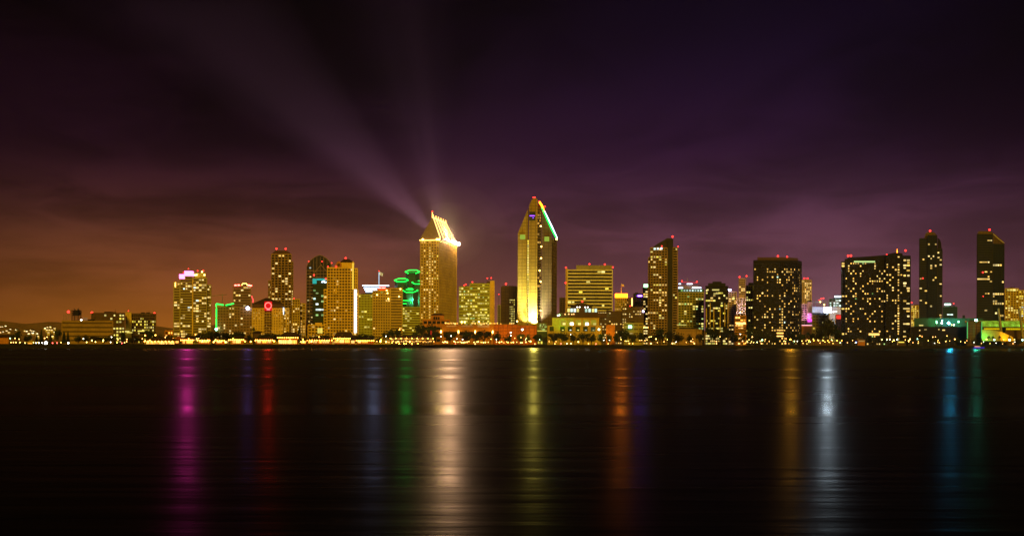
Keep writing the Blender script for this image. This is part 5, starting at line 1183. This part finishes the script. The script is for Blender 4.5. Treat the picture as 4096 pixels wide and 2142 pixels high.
# ------------------------------------------------------------------ lamps
LAMPS = []   # px, py, colour key, radius in px, metres behind the water's edge
for s in '''45.9 346.0 w 3.0 8|68.3 346.0 w 1.4 8|36 346.2 w .6 8|39 346.2 w .7 8|42 346.2 w .7 8|11 344.8 o .8 10|13.4 344.8 o .7 10|16 344.8 o .7 10|20 344.7 y .7 10|25 346.6 y .6 6|10.2 340.7 g .7 20|33.5 344.8 y .8 10|38.2 344.6 y .8 12|15 340.6 o .9 30|19 341.4 o .8 30|44.6 340.4 o .9 26|47 339.2 o .6 30|57 345.3 r .8 10|52.6 345.6 r .7 10|61 344.6 o .6 12|83.4 340.7 w .8 24|86.6 344.1 y 1.0 12|91.9 342.4 y 1.2 16|95.5 343.8 y 1.0 12|103.3 341.9 y 1.1 18|103 343.2 y .8 14|117.9 341.3 o .8 20|126.9 341 o .8 22|111.6 338.9 w .6 34|110.6 344 w .5 12|121.8 345 r .7 10|124.5 344.3 o .6 12|126.6 343.3 o .6 14|117 344.6 o .6 10|145.2 337 o 1.0 40|155.4 336.7 o 1.0 40|145.4 342.3 o .7 16|166.8 339.4 y .8 30|178.2 340.2 y 1.2 20|195.4 335.8 o .7 46|213.7 343.1 y 1.2 10|217 341.2 y 1.0 16|219.8 343.2 y 1.0 12|225.6 343.2 y 1.4 10|207 342.8 y 1.0 12|202 343 y .9 10|245 342.3 y .9 12|250.8 342.6 y 1.1 12|274.2 342 y 1.1 12|303.3 342.3 y 1.1 12|311.4 342.2 y 1.3 12|319 337.5 o .6 36|380.4 341.8 y 1.3 10|386 341.9 y 1.3 12|385.8 336.5 w .8 34|409.8 341.8 y 1.3 12|421.5 341.3 y 1.6 12|399.3 344.2 o .8 6|404 344.0 o .8 6|406.2 344.1 o .7 6|411.8 344.2 o .8 6|417.9 344.2 o .7 6|424.8 344.2 o .8 6|399.4 329.9 o .7 60|403 330 o .5 60|455.5 343.8 r .6 6|475.2 343.5 o .9 6|451.1 335.8 w .8 26|457 338.4 w .5 20|462.6 339.2 w .7 18|441 336.4 w .7 20|491 338.6 y .6 16|510.6 332 w 1.0 20|510.8 335 w .8 18|522.4 329.0 w 1.7 30|530.6 340.7 y 1.3 12|534.9 343.2 o .8 6|554.9 343.0 o .8 6|556 340.6 o .6 12|561 342.8 r .9 8|578.3 340.9 y 1.1 12|567 342.7 w .6 8|571 342.7 w .6 8|588.5 342.7 o .8 6|596 342.8 r .8 8|608.2 342.6 o .8 6|599 328.4 c 1.5 32|570.6 333.6 w .6 24|629.3 342.2 o .9 6|632.7 342.3 o .8 6|625.2 339.8 y .5 14|626.6 339.9 y .5 14|628.2 339.8 y .5 14|639.8 338.9 o .6 14|641.7 338.9 o .6 14|645 339.2 o .7 14|647 338.6 o .7 14|649.2 335.6 y .7 22|651.2 335.4 y .7 22|650.9 342.1 o 1.3 6|656 337.6 y 1.0 16|664 340.3 o .7 12|672.3 341.9 o 1.0 6|676 340.4 w .5 12|691 339.5 o 1.0 14|693 340.2 o .6 12|694.3 341.8 o 1.0 6|716.3 339.5 o .8 14|716.5 341.8 o .9 6|720 335 o .7 24|738.9 341.7 o .9 6|742.6 339.2 o .8 14|740.4 332.2 w .7 24|752.3 334.9 o .9 20|751.4 339.6 y .6 12|753.6 340.4 y .6 10|747.6 340.2 y .5 10|757 340 g .4 10|762.2 337.9 g 1.2 12|761.3 341.4 o .8 6|784 338.9 o .7 12|790.4 337.4 a 1.2 14|785.6 341.1 o .8 6|786 336.4 o .6 18|794.3 339.1 g .7 10|797.4 339 w .4 10|802 338.6 y .6 12|806 338.4 y .6 12|808.6 339.6 y .5 10|840.3 340.3 g .8 6|829 339.8 y .5 8|833 341 y .4 6|856 339.8 b 1.0 6|852.6 337.8 o .6 14|881.8 336.8 y 1.1 14|886.8 337 g .8 14|889.8 336.6 w .8 14|893.8 337.4 y 1.1 12|897.2 336.8 c .9 14|910 336.3 o 1.1 14|908.6 338.4 o 1.0 10|905.4 337 o .6 12|913 339.6 o .6 8|917.4 336 c .5 14|918.4 338.4 o .4 8|920 332.8 o .7 24|922 333.6 o .5 24|932.8 334 o .7 22|935.4 333.8 o .6 22|947 332.8 o .7 26|954.8 336 o 1.0 14|945.8 338.1 o .8 8|949.6 337.8 o .5 10|939.4 339.7 o .6 6|934.6 340.2 w .5 6|965 339.2 o .7 6|986.6 336 o .9 10|994.3 336.4 c 1.1 10|1003.6 336.2 o .7 10|1009.5 336.4 c 1.5 10|1014.4 336 y .8 12|1022.4 336.4 c 1.1 10|981.4 340 o .6 6|990 340.2 y .5 6'''.split('|'):
    a = s.split(); LAMPS.append((float(a[0]), float(a[1]), a[2], float(a[3]), float(a[4])))
rnd = random.Random(12)
for a, b, n in ((442, 448, 5), (453, 470, 9), (472, 490, 7), (496, 514, 8), (516, 527, 4)):     # the bright run under the canopies in front of the podium
    for k in range(n): LAMPS.append((a + (b - a) * (k + rnd.uniform(.2, .8)) / n, 341.6 + rnd.uniform(-.5, .6), rnd.choice('yyyo'), rnd.choice((.6, .8, 1.0)), 14))
for _ in range(50):                                                                             # the many small lights among the village trees and the park
    LAMPS.append((rnd.uniform(140, 440), rnd.uniform(338.6, 343.6), rnd.choice('oooy'), rnd.choice((.4, .5, .6, .9)), rnd.uniform(8, 24)))
for _ in range(52):
    LAMPS.append((rnd.uniform(442, 1020), rnd.uniform(336.5, 341.6), rnd.choice('oooyyywg'), rnd.choice((.36, .42, .5, .6)), rnd.uniform(8, 26)))
LAMPS.sort()
CN = dict(o=('orange', 'lampo'), y=('warm yellow', 'lampy'), w=('white', 'lampw'), g=('green', 'lampg'), c=('cyan white', 'lampc'), r=('red', 'lampr'), b=('blue', 'lampb'), a=('amber', 'lampa'))
M['lampa'] = glow('lamp_amber', (1, .40, .03), 25)
def lkey(l):
    px, py, c, r, dy = l
    sz = 'small ' if r < .75 else 'large ' if r > 1.05 else ''
    ht = 'low ' if py > 341 else 'high ' if py < 337 else ''
    return (sz + ht + CN[c][0]).strip() + ' lamp below ' + mark(px)
M['lampv'] = glow('lamp_village', (1, .33, .035), 36)
GL = {}
def globe(mk):
    if mk not in GL: GL[mk] = MB().ball((0, 0, 0), 1, 8, 5).mesh('globe', M[mk])
    return GL[mk]
PM = MB().tube((0, 0, 0), (0, 0, 1), .09, 6, .06).box((0, 0, .01), (.4, .4, .02)).mesh('pole', M['steel'])
for l, lab in zip(LAMPS, number(LAMPS, lkey)):
    px, py, c, r, dy = l; Y = shoreY(px) + dy; zt_ = Z(px, py, Y); zt_ = max(zt_, LAND + 1.2)
    root = thing('street_lamp', (X(px, Y), Y, LAND), lab, 'street lamp', 'lamps along the waterfront')
    p_ = link(bpy.data.objects.new('pole', PM)); p_.parent = root; p_.scale = (1, 1, zt_ - LAND)
    g = link(bpy.data.objects.new('globe', globe('lampv' if 140 < px < 440 and c in 'oy' and r > .55 else CN[c][1]))); g.parent = root; g.location.z = zt_ - LAND; g.scale = [max(.28, r * .52 * Y / 1000)] * 3

# ------------------------------------------------------------------ the waterfront village

def cottage(name, lab, pl, pr, pe, pt, dy, d=12, lit=(), roofm='roof', wallm='terracotta', cat='shop building', posts=0, hip=.25, litm='shop', lz=(341.6, 344.6)):
    Y = shoreY((pl + pr) / 2) + dy; px = (pl + pr) / 2
    root = thing(name, (X(px, Y), Y, LAND), lab, cat, 'village buildings by the water')
    f = foot(pl, pr, Y, d); ze = Z(px, pe, Y); zt_ = Z(px, pt, Y); xa, xb = X(pl, Y), X(pr, Y); w_ = xb - xa
    MB().prism(f, LAND, ze).build('wall', M[wallm], root)
    MB().frustum([(xa - .9, Y - 1.2), (xb + .9, Y - 1.2), (xb + .9, Y + d + 1), (xa - .9, Y + d + 1)], ze + .03,
                 [(xa + w_ * hip, Y + d * .42), (xb - w_ * hip, Y + d * .42), (xb - w_ * hip, Y + d * .58), (xa + w_ * hip, Y + d * .58)], zt_).build('roof', M[roofm], root)
    for a, b in lit:
        za, zb = Z(px, lz[1], Y), Z(px, lz[0], Y); za = max(za, LAND + .15); zb = min(zb, ze - .1)
        if zb - za < .5: zb = za + .9
        MB().box((X((a + b) / 2, Y), Y - .25, (za + zb) / 2), ((b - a) * Y / 1000, .5, zb - za)).build('shop_window', M[litm], root)
    if posts:
        o = MB()
        for k in range(posts + 1):
            x = xa - .3 + (w_ + .6) * k / posts; o.box((x, Y - .95, (LAND + ze) / 2), (.22, .22, ze - LAND))
        for k in range(0, posts + 1, 1 if posts < 12 else 2): MB().ball((xa - .3 + (w_ + .6) * k / posts, Y - 1.3, ze - .3), .3, 6, 4).build('eave_lamp', M['lampv'], root)
        o.box((px * 0 + (xa + xb) / 2, Y - .95, ze - .12), (w_ + 1, .3, .26)); o.build('porch_posts', M['cream' if name == 'arcade_pavilion' else 'brown'], root)
    return root
cottage('low_shed', 'long low orange lit shed at the far left end of the shore', -14, 8.6, 339.6, 337.0, 36, 12, lit=(), wallm='orange', lz=(341, 343))
cottage('marquee', 'small glowing yellow tent on the shore left of the brightest white lamp', 27.4, 32.6, 345.0, 342.4, 12, 5, roofm='yellow', wallm='yellow', lit=((28.2, 31.8),), lz=(345.2, 346), cat='tent', hip=.48)
root = cottage('arcade_pavilion', 'long dark roofed pavilion fronted by a glowing row of white arches', 145.6, 174.4, 342.4, 338.8, 14, 10, posts=17, lit=tuple((146.4 + 1.68 * k, 147.4 + 1.68 * k) for k in range(17)), lz=(343.1, 345.6), wallm='cream')
cottage('shop', 'small orange gabled shop with a lantern just right of the arched pavilion', 175, 179.4, 341.2, 337.6, 16, 8, roofm='terracotta', wallm='orange', lit=((175.8, 178.6),), lz=(341.8, 344.4))
cottage('shop', 'brown roofed shop with bright yellow front below the pink-crowned towers', 182, 193, 341.0, 336.8, 14, 12, lit=((182.8, 185), (186.6, 192.6)), lz=(342, 344.8), posts=6)
cottage('cafe', 'low cafe glowing under the large dark tree clump beneath the green neon hotel', 198.6, 209.6, 341.2, 339.4, 12, 8, lit=((199.2, 202), (203, 209)), lz=(341.8, 344), posts=5)
cottage('cafe', 'small glowing cafe under the right end of the large dark tree clump', 216, 224.4, 341.4, 339.8, 12, 8, lit=((217, 219), (220.6, 222.4)), lz=(342, 344), posts=4)
cottage('restaurant', 'orange fronted restaurant with amber windows left of the umbrella roof', 231.6, 243.4, 340.4, 337.8, 12, 12, lit=((232.6, 235.4), (236, 240.6)), lz=(341.4, 344.2), wallm='orange', posts=6)
cottage('gazebo', 'umbrella roofed gazebo above the shops, left of the red ring hotel', 252.4, 261, 333.6, 331.6, 70, 8, roofm='roof', wallm='umber', cat='gazebo', hip=.46)
cottage('shop', 'shop with yellow lit front and dark hedge, left of the wide hip roofed store', 256.6, 272.6, 340.6, 338, 12, 12, lit=((257.4, 261), (262.6, 266.8), (267.6, 271.2)), lz=(341.2, 343.8), posts=8)
cottage('store', 'wide store under a dark hip roof with a dazzling front below the red ring hotel', 278.6, 297.6, 338.0, 332.8, 14, 16, lit=((278.9, 282), (282.6, 287), (287.6, 292), (292.6, 296.6)), lz=(340.8, 344.4), wallm='terracotta', posts=9)
cottage('kiosk', 'small lit kiosk between the dazzling store and a clump of dark trees', 300.6, 306.4, 341.0, 338.8, 14, 8, lit=((301.2, 305.6),), lz=(341.6, 343.8))
cottage('shop', 'low shop with a bright front under dark trees below the violet arched tower', 308, 331.6, 340.4, 338.0, 14, 12, lit=((308.6, 310.4), (313, 317), (319, 321.6), (322.6, 329.4)), lz=(341.2, 343.6), posts=10)
root = cottage('store', 'long store under a dark gabled roof with a round window, below the golden tower', 334.4, 350, 338.4, 332.2, 14, 16, lit=((335, 338.8), (339.4, 344), (344.8, 349.6)), lz=(340.0, 343.2), wallm='terracotta', hip=.06, posts=8)
c = P(342, 335.6, shoreY(342) + 12); MB().tube(c, c + Vector((0, 6, 0)), .9, 12).build('round_window', M['bronze'], root)
cottage('shop', 'small shop with glowing front just right of the long gabled store', 350.8, 355.2, 340.2, 338, 13, 10, lit=((351.2, 354.6),), lz=(340.8, 343.6))
cottage('shop', 'shop with one long yellow window under trees below the striped-crown tower', 357, 373.4, 340.6, 338.2, 13, 12, lit=((357.8, 361), (361.8, 368),), lz=(341.2, 343.2), posts=9)
root = cottage('restaurant', 'two storey waterside restaurant hung with strings of small amber lights', 391, 433, 338.0, 335.6, 18, 14, lit=(), wallm='umber', posts=16)
rnd = random.Random(9); Yr = shoreY(412) + 16.6
for k in range(34): MB().ball(P(391.6 + k * 1.22, 338.9 + rnd.uniform(-.25, .25), Yr), rnd.choice((.22, .3, .42)), 6, 4).build('string_light', M['shop'], root)
for k in range(26): MB().box(P(392 + k * 1.56 + rnd.uniform(-.4, .4), 341.6 + rnd.uniform(-.6, .5), Yr), (rnd.uniform(.4, 1.2), .3, rnd.uniform(.5, 1.2))).build('window_light', M['shop'], root)
MB().box(P(431, 332.6, shoreY(425) + 30), (1.0, .6, 3.6)).build('flag_sign', glow('dim_red', (.5, .03, .01), .8, False), root)
cottage('kiosk', 'white doored kiosk with two glowing doors on the shore below the atrium', 537.4, 542.8, 340.2, 339.2, 18, 6, lit=((537.9, 539.5), (540.8, 542.3)), lz=(340.6, 343), wallm='umber', litm='lity')
cottage('canopy_stand', 'orange canopy glowing on the shore below the long dark block', 857.6, 865, 337.4, 336.8, 18, 6, roofm='orange', wallm='orange', lit=((858.4, 864.4),), lz=(337.8, 339), litm='litdim')
root = cottage('pergola', 'low pergola with rows of green white lamps below the stadium floodlight', 809, 841, 337.8, 336.4, 18, 8, lit=tuple((817.6 + 1.5 * k, 818.7 + 1.5 * k) for k in range(5)) + tuple((832 + 1.6 * k, 833 + 1.6 * k) for k in range(4)), lz=(337.7, 338.5), litm='litg', wallm='umber', posts=14)
cottage('kiosk', 'low kiosk with a bright green white strip below the amber window column', 897.8, 905, 338.0, 337.4, 12, 5, lit=((898.4, 904),), lz=(338.8, 339.8), wallm='umber', litm='lity')

# ------------------------------------------------------------------ houses on the distant hillside
HS = '20,740|95,720|30,580|85,580|180,550|315,650|275,740|755,555|925,670|925,750|985,755|1040,740|1105,770|1130,845|860,770|1395,655|1470,655|1400,580|1490,570|1440,735|1620,610|1620,720|1560,845|490,660|800,700|750,690|40,660|140,640|210,690|1010,700|960,690|1340,610|1540,660'.split('|')
HP = sorted([(float(a) * .03397, 310 + float(b) * .03397) for a, b in (s.split(',') for s in HS)])
hw = MB().prism([(-5, -4), (5, -4), (5, 4), (-5, 4)], -9, 3).mesh('wall', M['white']); hr = MB().frustum([(-5.5, -4.5), (5.5, -4.5), (5.5, 4.5), (-5.5, 4.5)], 3.02, [(-3, -.5), (3, -.5), (3, .5), (-3, .5)], 5.4).mesh('roof', M['roof'])
hl = MB().box((0, -4.1, .6), (5.6, .4, 2.8)).mesh('lit_window', glow('hillside_light', (1, .66, .22), 3.4, False, (1, .85, .5), .3))
for px, py in HP:
    Yt = 2720
    for _ in range(6):
        z = Z(px, py, Yt); Yt = min(3060, max(2610, 2600 + z / 38.0 * 220 if z < 38 else 2820 + (z - 38) / 24 * 260))
    root = thing('house', P(px, py, Yt - 6), 'tiny house with one warm lit window on the hazy hillside at far left', 'house', 'houses on the distant hillside')
    for me in (hw, hr, hl):
        c = link(bpy.data.objects.new(me.name.split('.')[0], me)); c.parent = root; c.scale = (.8, .8, .8)

# ------------------------------------------------------------------ boats
def boat(name, lab, px, Y, L, hull, cabin, lights=()):
    root = thing(name, (X(px, Y), Y, 0), lab, 'boat'); x0 = X(px, Y); o = MB(); n = 10; vs = []
    for i in range(n + 1):
        u = i / n; b = L * .13 * (math.sin(math.pi * min(1, u * .62 + .38)) ** .7 if u < 1 else .02); x = x0 - L / 2 + L * u; sh = .75 + .5 * u * u
        vs += [(x, Y - b, L * .055 * sh * 1.6), (x, Y - b * .6, -.3), (x, Y + b * .6, -.3), (x, Y + b, L * .055 * sh * 1.6)]
    fs = [(i * 4 + j, i * 4 + 4 + j, i * 4 + 4 + (j + 1) % 4, i * 4 + (j + 1) % 4) for i in range(n) for j in range(4)] + [(0, 1, 2, 3), (n * 4 + 3, n * 4 + 2, n * 4 + 1, n * 4)]
    o.solid(vs, fs).build('hull', M[hull], root)
    h = L * .09; MB().frustum([(x0 - L * .25, Y - L * .08), (x0 + L * .18, Y - L * .08), (x0 + L * .18, Y + L * .08), (x0 - L * .25, Y + L * .08)], h, [(x0 - L * .22, Y - L * .06), (x0 + L * .08, Y - L * .06), (x0 + L * .08, Y + L * .06), (x0 - L * .22, Y + L * .06)], h + L * .11).build('cabin', M[cabin], root)
    return root
boat('small_boat', 'small dark boat moored just off the seawall below the stadium floodlight', 840.5, 905, 4.4, 'black', 'black')
r = boat('motor_yacht', 'motor yacht moored at the wall with violet blue strip light along its hull', 978, 1022, 14, 'slate', 'white')
MB().box((X(978, 1022), 1022 - 2.1, .95), (11, .2, .5)).build('hull_light', glow('hull_blue', (.10, .03, 1), 1.1), r)
MB().box((X(976, 1022), 1022 - 1.3, 2.0), (4, .2, .5)).build('cabin_light', glow('cabin_pink', (1, .3, .35), 1.2), r)
